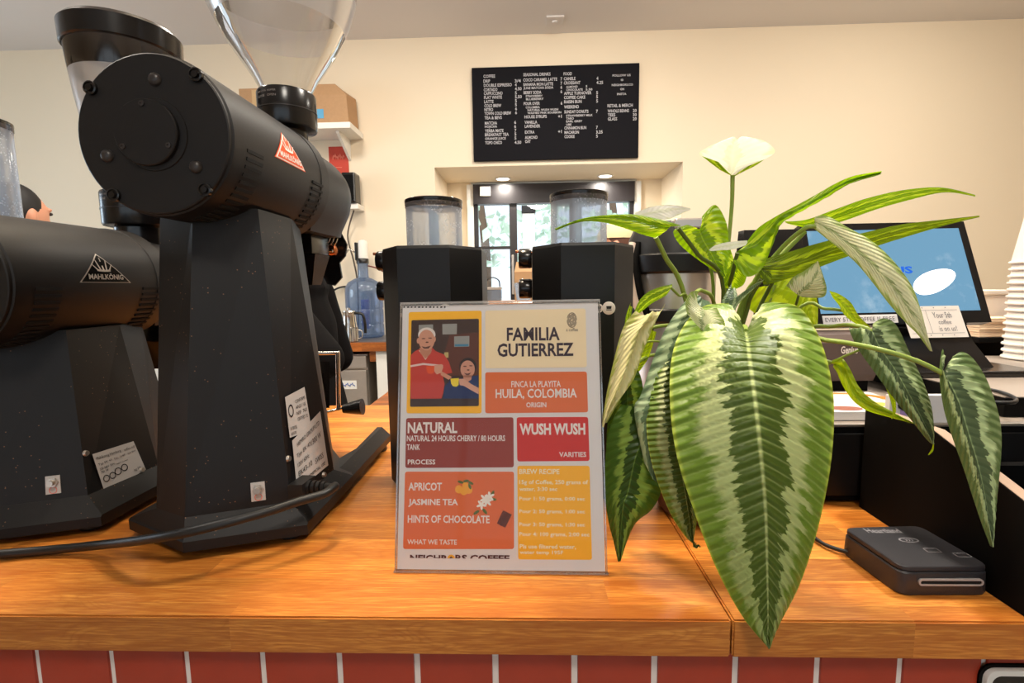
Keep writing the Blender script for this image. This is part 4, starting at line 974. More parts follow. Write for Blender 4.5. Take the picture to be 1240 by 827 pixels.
petiole([at(780, 414, .55), at(800, 414, .56), at(830, 425, .59), CROWN], .0014)
petiole([at(764, 446, .54), at(790, 430, .57), at(830, 440, .60), CROWN], .0022)
petiole([at(773, 500, .52), at(795, 470, .55), at(840, 450, .60), CROWN], .0022)
petiole([at(838, 360, .53), at(850, 352, .56), at(866, 380, .60), CROWN], .0025)
petiole([at(812, 440, .51), at(830, 426, .54), at(860, 430, .60), CROWN], .0025)
# standing leaves above
leaf([(886, 212, 886, 213, 887, 212), (866, 200, 886, 204, 916, 198), (847, 187, 887, 193, 938, 185), (856, 179, 888, 182, 932, 175), (872, 172, 890, 173, 920, 169), (884, 169, 893, 169, 905, 168)], [.60, .597, .59, .58, .57, .56], .012, .012, L_WHITE, 'upright near white new leaf at the very top', puff=-.003, nv=30)
leaf([(850, 189, 870, 196, 886, 213), (860, 197, 876, 204, 887, 213), (872, 206, 880, 210, 888, 214)], [.594, .597, .599], 0, 0, L_LIME, nv=16, nu=5)
leaf([(888, 213, 906, 201, 926, 193), (889, 214, 900, 207, 914, 201), (888, 214, 894, 211, 902, 207)], [.594, .597, .599], 0, 0, L_LIME, nv=16, nu=5)
petiole([at(887, 212, .60), at(886, 250, .605), at(880, 320, .615), at(874, 395, .63), CROWN], .0030, 'stem', 1.5)
leaf([(825, 273, 812, 274, 793, 288), (800, 266, 792, 272, 778, 284), (770, 260, 762, 265, 752, 275), (740, 260, 735, 264, 728, 269), (705, 265, 704, 267, 702, 269), (672, 278, 672, 278, 673, 279)], [.56, .55, .545, .54, .535, .53], .012, -.008, L_LIME, 'long lime leaf reaching left over the grinder', puff=.002, nv=50, veins=14, vamp=.0006)
leaf([(768, 258, 770, 262, 776, 264), (790, 250, 796, 256, 806, 266), (812, 248, 815, 253, 818, 262), (836, 252, 836, 253, 836, 254)], [.57, .57, .575, .58], .004, -.004, L_WHITE, 'near white leaf lying over the long lime leaf', nv=24)
petiole([at(794, 287, .56), at(806, 312, .575), at(830, 362, .60), CROWN], .0030)
petiole([at(821, 276, .56), at(845, 308, .575), at(876, 352, .60), CROWN], .0026, 'stemd')
leaf([(832, 272, 847, 278, 850, 262), (816, 279, 848, 282, 866, 248), (820, 292, 852, 292, 879, 268), (834, 306, 860, 305, 882, 290), (856, 322, 868, 320, 882, 312), (876, 335, 877, 335, 879, 334)], [.60, .60, .598, .595, .592, .59], .01, .01, L_LIME, 'lime heart shaped leaf left of the tall stem, seen from below', puff=.003, nv=44, veins=12, vamp=.0006)
petiole([at(848, 278, .602), at(856, 310, .61), at(864, 360, .62), CROWN], .0022)
leaf([(905, 292, 893, 304, 888, 318), (918, 276, 915, 296, 905, 335), (936, 264, 930, 280, 925, 322), (958, 252, 945, 262, 938, 282), (984, 238, 968, 250, 945, 268), (1010, 223, 1002, 232, 990, 243), (1034, 213, 1030, 217, 1024, 223), (1068, 207, 1068, 208, 1068, 210)], [.575, .572, .568, .562, .556, .55, .545, .54], .008, -.004, L_LIME, 'upright folded lime leaf curving to a thin tip at the upper right', puff=-.004, nv=60, veins=14, vamp=.0006)
leaf([(905, 291, 905, 294, 903, 297), (882, 293, 884, 297, 888, 302), (866, 297, 868, 300, 874, 303), (858, 303, 859, 303, 861, 304)], [.57, .57, .57, .57], .002, -.002, L_WHITE, nv=16, nu=5)
leaf([(905, 331, 890, 318, 884, 300), (900, 345, 880, 340, 872, 320), (885, 352, 876, 346, 870, 336)], [.60, .60, .60], .01, .01, L_LIME, nv=20)
petiole([at(893, 306, .575), at(886, 335, .59), at(880, 365, .61), CROWN], .0026, 'stemd')
leaf([(950, 268, 952, 270, 958, 272), (976, 266, 980, 272, 985, 276), (1010, 254, 1014, 262, 1020, 268), (1050, 240, 1054, 248, 1060, 254), (1095, 230, 1098, 236, 1102, 242), (1140, 227, 1142, 230, 1144, 233), (1181, 236, 1181, 236, 1181, 238)], [.60, .59, .58, .57, .56, .55, .545], .004, -.006, L_LIME, 'uppermost long lime leaf arching right above the screen', nv=50, veins=14, vamp=.0006)
leaf([(928, 313, 918, 324, 925, 346), (955, 305, 955, 322, 962, 335), (1000, 292, 1004, 305, 1012, 316), (1045, 282, 1050, 292, 1056, 300), (1090, 272, 1094, 280, 1100, 286), (1140, 266, 1144, 270, 1148, 272), (1186, 261, 1186, 261, 1186, 263)], [.58, .575, .565, .555, .545, .54, .535], -.004, .008, L_OLIVE, 'long olive leaf crossing the blue screen', nv=56, veins=16, vamp=.0007)
leaf([(903, 322, 910, 324, 918, 318), (912, 322, 922, 326, 928, 318), (930, 345, 935, 335, 930, 318)], [.582, .58, .58], 0, 0, L_OLIVE, nv=12, nu=4)
petiole([at(975, 280, .585), at(950, 305, .59), at(920, 335, .60), at(896, 375, .615), CROWN], .0032)
petiole([at(922, 338, .585), at(908, 362, .60), at(900, 390, .61), CROWN], .0028, 'stemd')
petiole([at(945, 325, .585), at(930, 352, .60), at(912, 390, .61), CROWN], .0026, 'stemd')
leaf([(988, 262, 987, 269, 986, 277), (1003, 262, 1002, 276, 1002, 290), (1028, 276, 1024, 292, 1020, 304), (1056, 292, 1046, 310, 1038, 320), (1082, 316, 1068, 332, 1058, 344), (1104, 346, 1090, 358, 1078, 370), (1116, 378, 1108, 384, 1098, 392), (1122, 402, 1118, 404, 1112, 406), (1128, 425, 1127, 425, 1126, 425)], [.55, .54, .53, .52, .51, .505, .50, .50, .50], .008, .012, L_PALE, 'pale streaked leaf drooping in front of the blue screen', puff=.002, nv=70, veins=18, vamp=.0008)
petiole([at(988, 274, .55), at(972, 278, .555), at(940, 308, .58), at(905, 360, .61), CROWN], .0028)
leaf([(952, 346, 966, 357, 972, 360), (960, 336, 974, 350, 996, 360), (974, 328, 984, 340, 1001, 350), (986, 319, 990, 326, 997, 334), (990, 316, 990, 316, 991, 317)], [.56, .555, .55, .548, .546], .008, .008, L_PALE, 'small pale arrow leaf pointing up before the screen', nv=36, veins=10, vamp=.0006)
petiole([at(967, 358, .56), at(962, 374, .57), at(948, 400, .60), CROWN], .0016, 'stemd')
leaf([(932, 322, 935, 345, 905, 350), (950, 318, 948, 350, 906, 372), (972, 315, 966, 356, 925, 385), (982, 335, 975, 368, 950, 398), (990, 366, 980, 382, 966, 410), (990, 395, 985, 402, 978, 418)], [.64, .635, .63, .625, .62, .62], .01, .01, L_YEL, 'broad yellow green leaf behind the crown of stems', nv=40, veins=10, vamp=.0008)
petiole([at(938, 345, .64), at(925, 380, .64), CROWN], .0028)
leaf([(1028, 396, 1056, 402, 1058, 400), (1030, 404, 1057, 403, 1066, 386), (1040, 424, 1066, 422, 1084, 392), (1060, 452, 1084, 448, 1102, 428), (1082, 482, 1100, 476, 1118, 462), (1106, 512, 1116, 506, 1128, 492), (1122, 532, 1126, 528, 1131, 520), (1129, 538, 1129, 538, 1130, 537)], [.505, .50, .495, .488, .48, .475, .472, .47], .010, .010, L_GREY, 'grey green striped leaf drooping over the black rack', puff=.003, nv=60, veins=20, vamp=.001)
leaf([(1130, 536, 1130, 538, 1131, 538), (1128, 544, 1129, 545, 1130, 546), (1124, 550, 1124, 551, 1125, 551)], [.47, .47, .47], 0, 0, L_YEL, nv=10, nu=3)
petiole([at(1057, 402, .505), at(1040, 395, .515), at(1010, 395, .54), at(960, 410, .58), CROWN], .0026)
leaf([(1141, 422, 1141, 452, 1156, 430), (1138, 440, 1143, 454, 1166, 426), (1138, 462, 1150, 464, 1180, 436), (1143, 496, 1162, 490, 1196, 462), (1154, 532, 1173, 526, 1209, 500), (1167, 568, 1184, 562, 1213, 534), (1178, 602, 1192, 598, 1210, 580), (1188, 632, 1197, 630, 1205, 620), (1199, 661, 1199, 661, 1200, 660)], [.45, .447, .442, .435, .428, .422, .418, .416, .415], .012, .012, L_GREY, 'rightmost leaf, grey green with pale bands, hanging before the black rack', puff=.003, nv=70, veins=20, vamp=.001)
petiole([at(1141, 452, .45), at(1110, 437, .456), at(1060, 422, .468), at(1000, 412, .50), at(950, 412, .55), CROWN], .0026)
leaf([(1008, 436, 1010, 440, 1012, 446), (1020, 434, 1024, 446, 1018, 462), (1030, 448, 1030, 462, 1026, 476), (1040, 468, 1038, 478, 1036, 488), (1056, 484, 1054, 490, 1052, 498), (1080, 498, 1080, 501, 1080, 506), (1106, 512, 1106, 512, 1106, 513)], [.54, .53, .525, .52, .515, .51, .51], .004, .006, L_YEL, 'curled yellow green leaf twisting over the black rack', puff=.003, nv=44)
petiole([at(1012, 440, .54), at(990, 436, .55), at(950, 440, .59), CROWN], .002)
leaf([(1004, 352, 1006, 356, 1008, 360), (1016, 356, 1016, 364, 1016, 370), (1030, 366, 1026, 374, 1020, 378), (1040, 382, 1036, 388, 1030, 388), (1054, 396, 1052, 398, 1050, 399)], [.56, .555, .55, .55, .55], .004, .004, L_YEL, nv=24, nu=5)
petiole([at(1030, 378, .555), at(1000, 374, .57), at(960, 380, .59), CROWN], .002)
leaf([(886, 343, 886, 350, 890, 348), (876, 360, 883, 364, 893, 358), (872, 372, 880, 376, 890, 370), (874, 380, 878, 382, 884, 378)], [.55, .545, .545, .545], .004, .004, L_TEAL, nv=20, nu=6)
leaf([(1072, 468, 1075, 470, 1077, 468), (1078, 484, 1081, 486, 1084, 482), (1081, 500, 1083, 501, 1085, 498), (1079, 507, 1080, 507, 1081, 507)], [.50, .50, .50, .50], 0, 0, L_YEL, nv=14, nu=4)
petiole([at(1075, 470, .50), at(1072, 455, .51), at(1050, 420, .54), CROWN], .0014)
leaf([(890, 376, 884, 372, 880, 368), (896, 366, 902, 352, 912, 345), (912, 350, 920, 344, 926, 338)], [.56, .57, .58], .0, 0, L_TEAL, nv=16, nu=4)

# ================================================================ RIGHT SIDE OF THE COUNTER
# open black rack
rk = thing('black_rack', 'open matte black rack with sloping sides at the right end of the counter', 'rack', (.6, .54, CT))
def side_panel(x0, x1, name='side_panel'):
    prof = [(.4395 - .03, CT + .0005), (.648, CT + .0005), (.648, 1.187), (.54, 1.187), (.4395 - .03, 1.1435)]
    o = MB().loft([[V(x0, y, z) for y, z in prof], [V(x1, y, z) for y, z in prof]]).build(name, M['blk2'], rk)
    e = MB(); q = [(.645, 1.1873), (.54, 1.1873), (.4105, 1.1441)]
    e.loft([[V(x0 + .001, y, z) for y, z in q] + [V(x0 + .001, y, z + .0004) for y, z in reversed(q)], [V(x1 - .001, y, z) for y, z in q] + [V(x1 - .001, y, z + .0004) for y, z in reversed(q)]])
    e.build('raw_edge', M['rawedge'], o)
side_panel(.4395, .4535); side_panel(.72, .734)
MB().box(.4535, .72, .634, .648, CT + .0005, 1.112).build('back_panel', M['blk2'], rk)
MB().box(.4535, .72, .4105, .634, CT + .0005, CT + .012).build('bottom_panel', M['blk2'], rk)
MB().box(.4535, .72, .4105, .420, CT + .012, 1.10).build('front_lip', M['blk2'], rk)
# cash drawer
dr = thing('cash_drawer', 'wide black cash drawer with a pale metal edge behind the black rack', 'cash drawer', (.7, .9, CT))
MB().box(.386, 1.16, .660, 1.08, CT + .004, 1.1585, .002).build('case', M['blk2'], dr)
MB().box(.40, 1.14, .6565, .660, CT + .012, 1.148, .001).build('drawer_front', M['blkm'], dr)
MB().box(.386, 1.16, .6585, .668, 1.1565, 1.1605, .001).build('edge_strip', M['steel'], dr)
MB().box(.387, 1.159, .668, 1.079, 1.1586, 1.1600).build('top_panel', M['grey'], dr)
for x, y in ((.41, .7), (1.13, .7), (.41, 1.05), (1.13, 1.05)): MB().lathe((x, y, CT + .0003), [(.012, 0), (.012, .0042)], n=14).build('foot', M['rub'], dr)
# platform on the drawer under the screen
pf = thing('black_platform', 'low black platform with a grey top on the cash drawer', 'platform', (.85, .8, 1.1605))
MB().box(.655, 1.15, .69, 1.075, 1.1606, 1.187, .001).build('box', M['blk2'], pf)
MB().box(.656, 1.149, .691, 1.074, 1.1871, 1.1885).build('top', M['grey'], pf)
ZD = 1.1604
# papers on the drawer
def flat(name, pts, z, th, m, parent=None):
    P = [onz(x, y, z) for x, y in pts]
    return MB().loft([[V(p.x, p.y, z) for p in P], [V(p.x, p.y, z + th) for p in P]]).build(name, m, parent)
q0 = onz(1012, 500, ZD)
ps = thing('flyer_stack', 'stack of white flyers with orange print on the cash drawer', 'flyers', (q0.x + .06, q0.y + .06, ZD))
MB().box(.415, .545, .676, .80, ZD + .0002, ZD + .013, .001).build('sheets', M['paper'], ps)
tp = ZD + .0131
def disc(mb, x, y, rx, ry, z, n=24, a0=0, a1=2 * PI, inner=0):
    o = [V(x + rx * math.cos(a0 + (a1 - a0) * k / n), y + ry * math.sin(a0 + (a1 - a0) * k / n), z) for k in range(n + 1)]
    if inner:
        i = [V(x + rx * inner * math.cos(a0 + (a1 - a0) * k / n), y + ry * inner * math.sin(a0 + (a1 - a0) * k / n), z) for k in range(n + 1)]
        mb.add(o + i[::-1], [(k, k + 1, 2 * n - k, 2 * n + 1 - k) for k in range(n)])
    else: mb.add(o[:-1], [tuple(range(n))])
m = MB(); disc(m, .485, .75, .062, .045, tp + .0001, 32, R_(-10), R_(200), .72); m.build('orange_print', pm(240, 120, 30), ps)
m = MB(); disc(m, .485, .745, .04, .03, tp + .0001, 24); m.build('grey_print', pm(196, 196, 200), ps)
m = MB(); disc(m, .443, .693, .022, .013, tp + .0002, 20); m.build('dish_print', pm(150, 90, 70), ps)
m = MB(); disc(m, .505, .715, .02, .012, tp + .0002, 20); m.build('yellow_print', pm(240, 190, 70), ps)
# small white counter card with bold letters
c0 = at(1076, 510, .662); c1 = at(1152, 516, .662); ctop = at(1076, 479, .662).z
cc = thing('counter_card', 'small white block card with bold black letters at the drawer front, behind the drooping leaf', 'card', ((c0.x + c1.x) / 2, .665, ZD))
MB().box(c0.x, c1.x, .662, .671, ZD + .0003, ctop, .0008).build('block', M['paper'], cc)
m = MB(); f = lambda x, z: V(x, .6612, z); ch = ctop - ZD
write(m, 'Q', f, c0.x + .010, ZD + ch * .44, c0.x + .022, ZD + ch * .82, .06); write(m, 'V', f, c0.x + .043, ZD + ch * .14, c0.x + .053, ZD + ch * .42, .06)
m.build('lettering', M['ink'], cc)
MB().box(c0.x + .014, c0.x + .034, .6613, .6619, ZD + ch * .30, ZD + ch * .48).build('lilac_tag', M['purple'], cc)
# payment printer
g0, g1 = at(1000, 402, .86), at(1062, 464, .86)
pr_ = thing('receipt_printer', 'dark brown receipt printer with a rounded front under the screen', 'printer', ((g0.x + g1.x) / 2 - .02, .93, ZD))
b = MB(); xs0, xs1 = g0.x - .025, g1.x - .004
prof = [(.865, ZD + .018), (.858, ZD + .03), (.862, ZD + .085), (.872, ZD + .098), (.884, ZD + .1015), (.92, ZD + .1015), (.92, ZD + .018)]
b.loft([[V(xs0, y, z) for y, z in prof], [V(xs1, y, z) for y, z in prof]]); b.build('housing', M['brownp'], pr_, 30)
MB().box(xs0 + .006, xs1 - .006, .868, .915, ZD + .0003, ZD + .018).build('plinth', M['blk2'], pr_)
m = MB(); ga = at(1018, 419, .86); gb = at(1038, 428, .86); write(m, 'Genius', lambda x, z: V(x, .8585, z), ga.x, gb.z, gb.x, ga.z, .03); m.build('lettering', M['pwhite'], pr_)
# point of sale screen
A0, A1, B1, B0 = at(968, 272, .96), at(1167, 268, .96), at(1201, 390, .90), at(989, 395, .90)
mo = thing('pos_screen', 'tilted touch screen with a blue picture on a black stand behind the plant', 'screen', ((B0.x + B1.x) / 2, .93, 1.1885))
nS = (B1 - B0).cross(A0 - B0).normalized()
if nS.y > 0: nS = -nS
def sc_(s, t, h=0): return (B0.lerp(B1, s)).lerp(A0.lerp(A1, s), t) + nS * h
def scq(mb, s0, s1, t0, t1, h0, h1): mb.loft([[sc_(s0, t0, h0), sc_(s1, t0, h0), sc_(s1, t1, h0), sc_(s0, t1, h0)], [sc_(s0, t0, h1), sc_(s1, t0, h1), sc_(s1, t1, h1), sc_(s0, t1, h1)]])
b = MB(); scq(b, 0, 1, 0, 1, -.022, 0); b.build('bezel', M['gloss'], mo)
sm_, st_, sp_ = nt('blue screen with cloud reflections')
tcn = N(st_, 'ShaderNodeTexCoord'); nn1 = N(st_, 'ShaderNodeTexNoise', i_Scale=26.0, i_Detail=5.0, i_Roughness=.65); st_.links.new(tcn.outputs['Object'], nn1.inputs['Vector'])
n2_ = N(st_, 'ShaderNodeTexNoise', i_Scale=7.0, i_Detail=2.0); st_.links.new(tcn.outputs['Object'], n2_.inputs['Vector'])
mr = N(st_, 'ShaderNodeMapRange', n1=.54, n2=.74); st_.links.new(nn1.outputs[0], mr.inputs[0])
mr2 = N(st_, 'ShaderNodeMapRange', n1=.46, n2=.6); st_.links.new(n2_.outputs[0], mr2.inputs[0])
cl_ = mix(st_, mth(st_, 'MULTIPLY', mth(st_, 'MULTIPLY', mr.outputs[0], mr2.outputs[0]), .8), rgb(120, 174, 208), rgb(206, 230, 244))  # pale patches put cloud reflections into the glow colour
st_.links.new(cl_, sp_.inputs['Emission Color']); sp_.inputs['Emission Strength'].default_value = .85
sp_.inputs['Base Color'].default_value = rgb(20, 24, 28); sp_.inputs['Roughness'].default_value = .25
scr = MB(); scr.quad(sc_(.035, .115, .0006), sc_(.955, .115, .0006), sc_(.955, .93, .0006), sc_(.035, .93, .0006)); scn = scr.build('display', sm_, mo)
def onS(x, y):
    d = ray(x, y); k = (B0 - CAM_POS).dot(nS) / d.dot(nS); return CAM_POS + d * k + nS * .0012
bS = mat('screen blue letters', rgb(20, 84, 190), .4, emit=.5)
m = MB()
su = (B1 - B0).normalized(); sv = nS.cross(su) * (1 if nS.cross(su).z > 0 else -1)
def onS2(o): return lambda x, y: o + su * x + sv * y
write(m, 'BE', onS2(onS(1050, 333)), 0, 0, .03, .012, .04); write(m, 'US', onS2(onS(1082, 332)), .0, 0, .034, .014, .04)
m.build('screen_lettering', bS, scn)
wS = mat('screen white shape', rgb(250, 250, 252), .4, emit=1.0)
m = MB(); n = 28; cpx, cpy = 1128, 342
pts = []
for k in range(n):
    a = 2 * PI * k / n; x = 27 * math.cos(a) * (1 + .12 * math.cos(a)); y = 13.5 * math.sin(a); c, s_ = math.cos(-.36), math.sin(-.36)
    pts.append(onS(cpx + x * c - y * s_, cpy + x * s_ + y * c))
m.add(pts, [tuple(range(n))]); m.build('screen_white_shape', wS, scn)
b = MB(); scq(b, .04, .47, .015, .095, .0, .0012); lb = b.build('label_strip', M['paper'], mo)
m = MB(); f = lambda s, t: sc_(s, t, .0018); write(m, 'EVERY 5TH COFFEE IS FREE', f, .052, .034, .452, .074, .0); m.build('label_lettering', pm(90, 86, 90), lb)
# stand
s0_ = sc_(.52, .05, -.024); 
b = MB(); cxm = sc_(.72, .3).x
b.loft([[V(cxm - .055, .955, 1.30), V(cxm + .075, .955, 1.30), V(cxm + .075, .985, 1.30), V(cxm - .055, .985, 1.30)], [V(cxm - .06, .90, 1.24), V(cxm + .06, .90, 1.24), V(cxm + .06, .96, 1.24), V(cxm - .06, .96, 1.24)], [V(cxm - .075, .87, 1.195), V(cxm + .075, .87, 1.195), V(cxm + .075, .98, 1.195), V(cxm - .075, .98, 1.195)]])
b.build('neck', M['gloss'], mo, 30)
MB().box(cxm - .12, cxm + .12, .83, 1.03, 1.1887, 1.199, .004).build('foot', M['gloss'], mo)
# white loyalty card taped under the screen
k0, k1, k2, k3 = at(1090, 371.5, .885), at(1160, 370, .885), at(1173, 408, .872), at(1103, 409.5, .872)
lc = thing('loyalty_card', 'white loyalty card with handwriting stuck below the screen', 'card', tuple((k2 + k3) / 2))
nc = (k1 - k0).cross(k3 - k0).normalized(); nc = nc if nc.y < 0 else -nc
MB().loft([[k3, k2, k1, k0], [p + nc * .0008 for p in (k3, k2, k1, k0)]]).build('card', M['pwhite'], lc)
fk = lambda s, t: (k3.lerp(k2, s)).lerp(k0.lerp(k1, s), t) + nc * .0012
m = MB()
for txt, x0, y0, x1, y1 in (('Your 5th', .50, .62, .82, .80), ('coffee', .56, .42, .78, .56), ('is on us!', .54, .20, .84, .36)): write(m, txt, fk, x0, y0, x1, y1, 0)
m.quad(fk(.40, .14), fk(.405, .14), fk(.405, .86), fk(.40, .86)); m.quad(fk(.05, .13), fk(.95, .13), fk(.95, .14), fk(.05, .14)); m.quad(fk(.05, .86), fk(.95, .86), fk(.95, .87), fk(.05, .87))
for k in range(4):
    for yy in (.06, .93): m.quad(fk(.15 + k * .2, yy), fk(.165 + k * .2, yy), fk(.165 + k * .2, yy + .03), fk(.15 + k * .2, yy + .03))
m.build('handwriting', pm(120, 116, 124), lc)
# second, smaller black screen seen from behind
z0, z1 = at(893, 320, .9), at(970, 277, .9)
cs = thing('customer_display', 'small black display on a post behind the tall stem of the plant', 'display', ((z0.x + z1.x) / 2, .93, ZD))
b = MB(); xa, xb = z0.x, z1.x
b.loft([[V(xa, .885, z0.z), V(xb + .004, .885, z0.z), V(xb, .905, z1.z), V(xa + .012, .905, z1.z)], [V(xa, .91, z0.z), V(xb + .004, .91, z0.z), V(xb, .93, z1.z), V(xa + .012, .93, z1.z)]]); b.build('case', M['gloss'], cs, 20)
b = MB(); b.loft([[V(xa + .022, .8843, z0.z + .012), V(xb - .008, .8843, z0.z + .012), V(xb - .010, .9015, z1.z - .012), V(xa + .028, .9015, z1.z - .012)], [V(xa + .022, .888, z0.z + .012), V(xb - .008, .888, z0.z + .012), V(xb - .010, .905, z1.z - .012), V(xa + .028, .905, z1.z - .012)]]); b.build('glass_face', M['bgloss'], cs)
MB().ctube((xa + .06, .93, ZD + .001), (xa + .06, .93, z0.z + .02), .014).build('post', M['gloss'], cs, 40)
MB().lathe((xa + .06, .93, ZD), [(.038, .0004), (.038, .006), (.018, .01)], n=28).build('foot', M['gloss'], cs, 40)
# coffee brewer behind the plant
bw = thing('coffee_urn', 'black topped stainless coffee urn behind the plant leaves', 'coffee urn', (.29, 1.02, CT))
uc = V(.292, 1.03, 0)
MB().lathe(uc, [(.070, CT + .0005), (.084, CT + .004), (.086, 1.27), (.084, 1.276)], n=56).build('steel_body', M['steel'], bw, 30)
MB().lathe(uc, [(.0875, 1.276), (.0895, 1.279), (.0895, 1.300), (.087, 1.303)], n=56).build('steel_band', M['blkm'], bw, 30)
MB().lathe(uc, [(.086, 1.303), (.0865, 1.365), (.086, 1.370)], n=56).build('upper_band', M['steel'], bw, 30)
MB().lathe(uc, [(.088, 1.370), (.092, 1.374), (.093, 1.405), (.089, 1.408), (.0885, 1.410), (.084, 1.440), (.074, 1.462), (.05, 1.472), (.01, 1.474)], n=56).build('lid', M['blkm'], bw, 35)
MB().box(.275, .345, .95, 1.0, 1.452, 1.472, .004).build('lid_latch', M['steel'], bw)
hp = [V(.206, .99, 1.43), V(.198, .98, 1.39), V(.205, .97, 1.33), V(.222, .965, 1.28), V(.235, .97, 1.25)]
MB().path(hp, .007, 10).build('handle', mat('pale handle', rgb(226, 206, 190), .4), bw, 60)
MB().path([p + V(.012, .002, 0) for p in hp], .009, 10).build('handle_back', M['blk2'], bw, 60)
# card reader
rd = thing('card_reader', 'charcoal card reader lying flat at the front right of the counter', 'card reader', (.398, .49, CT))
fl, fr, rl_, rr2 = V(.3515, .4555, 0), V(.4375, .4565, 0), V(.345, .535, 0), V(.4335, .54, 0)
def rring(s, z, shrink=0):
    P = [fl, fr, rr2, rl_]; c = sum(P, V(0, 0, 0)) / 4; o = []
    P = [c + (p - c) * (1 - shrink) for p in P]
    for i in range(4):
        p = P[i]; a = (P[i - 1] - p).normalized(); d_ = (P[(i + 1) % 4] - p).normalized()
        for k in range(6):
            t = k / 5; q = p + a * s * (1 - t) ** 2 + d_ * s * t ** 2; o.append(V(q.x, q.y, z))
    return o
MB().loft([rring(.010, CT + .0006, .02), rring(.010, CT + .003, 0), rring(.010, CT + .022, .015), rring(.010, CT + .0235, .04)]).build('case', M['greyd'], rd, 25)
MB().loft([rring(.010, CT + .0238, .05), rring(.010, CT + .0252, .025), rring(.010, CT + .0282, .03), rring(.010, CT + .0290, .045)]).build('touch_top', M['greyd'], rd, 25)
b = MB()
def slot_ring(hw, hh, y): return rrect(.3985, CT + .0145, hw, hh, hh * .98, y)
b.loft([slot_ring(.030, .0034, .4572), slot_ring(.030, .0034, .4545), slot_ring(.0282, .0018, .4545), slot_ring(.0282, .0018, .4572)]); b.build('card_slot', mat('slot lip', rgb(176, 168, 166), .4), rd, 40)
b = MB(); b.loft([slot_ring(.0285, .0018, .4562), slot_ring(.0285, .0018, .4552)]); b.build('slot_gap', M['slot'], rd)
m = MB(); ft_ = lambda x, y: V(x, y, CT + .0291)
write(m, 'Heartland', ft_, .366, .522, .402, .532, .01)
disc(m, .397, .507, .010, .005, CT + .0291, 24, 0, 2 * PI, .82)
for k in range(3): disc(m, .391 + k * .003, .507, .004, .003, CT + .0292, 10, R_(-60), R_(60), .8)
for x0, y0 in ((.398, .483), (.42, .474)):
    for (xa, ya, xb_, yb_) in ((0, 0, .014, .0008), (0, .007, .014, .0078), (0, 0, .0008, .0078), (.0132, 0, .014, .0078)): m.quad(ft_(x0 + xa, y0 + ya), ft_(x0 + xb_, y0 + ya), ft_(x0 + xb_, y0 + yb_), ft_(x0 + xa, y0 + yb_))
m.build('top_print', pm(150, 146, 150), rd)
MB().path([V(.352, .523, CT + .007), onz(1024, 668, CT + .005), onz(1000, 660, CT + .004), onz(984, 650, CT + .004), onz(960, 635, CT + .004), V(.32, .63, CT + .004)], .0024, 8).build('cable', M['rub'], rd, 60)
# loop of cable on the platform
tag(MB().path([onz(1170, 470, 1.194), onz(1200, 472, 1.192), onz(1226, 480, 1.1915), onz(1228, 487, 1.1915), onz(1200, 487, 1.1915), onz(1175, 484, 1.1915), onz(1150, 478, 1.1915)], .0025, 8).build('cable_loop', M['rub'], None, 60), 'loop of black cable lying on the platform by the cups', 'cable')
# paper cups: one upside-down stack, every cup its own thing
CUPX, CUPY = 1.012, 1.02
cup0 = None
grp = 'stacked paper cups'
ncup = 15
zb = 1.1886
for k in range(ncup):
    if cup0 is None:
        cup0 = thing('paper_cup', 'white paper cup, lowest of the upside down stack at the right edge', 'cup', (CUPX, CUPY, zb), grp)
        MB().lathe((CUPX, CUPY, zb), [(.0425, .004), (.0290, .098), (.0285, .098), (.0280, .094), (.004, .094)], n=36, cap0=False).build('wall', M['cup'], cup0, 40)
        MB().lathe((CUPX, CUPY, zb), [(.0430, .0008), (.0452, .0015), (.0462, .0036), (.0450, .006), (.0428, .0066), (.0418, .004)], n=36, cap0=False, cap1=False).build('rim', M['cupr'], cup0, 60)
    else:
        od = 'second third fourth fifth sixth seventh eighth ninth tenth eleventh twelfth thirteenth fourteenth top'.split()[k - 1]
        lab = 'topmost white paper cup of the upside down stack, whole side showing' if k == ncup - 1 else od + ' white paper cup from the bottom of the upside down stack'
        dup(cup0, (0.0006 * math.sin(k * 2.1), 0, k * .0136), lab, grp)
# stack of kraft napkins/lids and a white carton behind the cups
n0, n1 = at(1188, 385, 1.10), at(1222, 408, 1.10)
np_ = thing('carton_stack', 'stack of thin cream sleeves beside the paper cups', 'sleeves', ((n0.x + n1.x) / 2, 1.08, n1.z))
b = MB()
for k in range(8): b.box(n0.x + .001 * (k % 2), n1.x + .03, 1.10 + .001 * (k % 3), 1.16, n1.z + k * .0052, n1.z + k * .0052 + .0046, .001)
b.build('sleeves', mat('cream card', rgb(232, 206, 176), .7), np_)
wb = thing('white_canister', 'tall white canister behind the paper cups', 'canister', ((n0.x + n1.x) / 2 + .01, 1.19, CT))
zt_ = at(1205, 351, 1.18).z
MB().box(n0.x + .004, n1.x + .06, 1.172, 1.237, CT + .0005, zt_ - .012, .004).build('body', M['white'], wb)
MB().box(n0.x + .002, n1.x + .062, 1.170, 1.239, zt_ - .012, zt_, .003).build('lid', M['white'], wb)
bb = thing('black_caddy', 'black caddy under the cream sleeves beside the cups', 'caddy', ((n0.x + n1.x) / 2 + .01, 1.08, CT))
b = MB().box(n0.x - .004, n1.x + .04, 1.13, 1.16, CT + .0005, n1.z - .0006, .002)
b.build('bin', M['blk2'], bb)
MB().box(n0.x - .004, n1.x + .04, 1.095, 1.13, n1.z - .012, n1.z - .0006, .002).build('shelf', M['blk2'], bb)

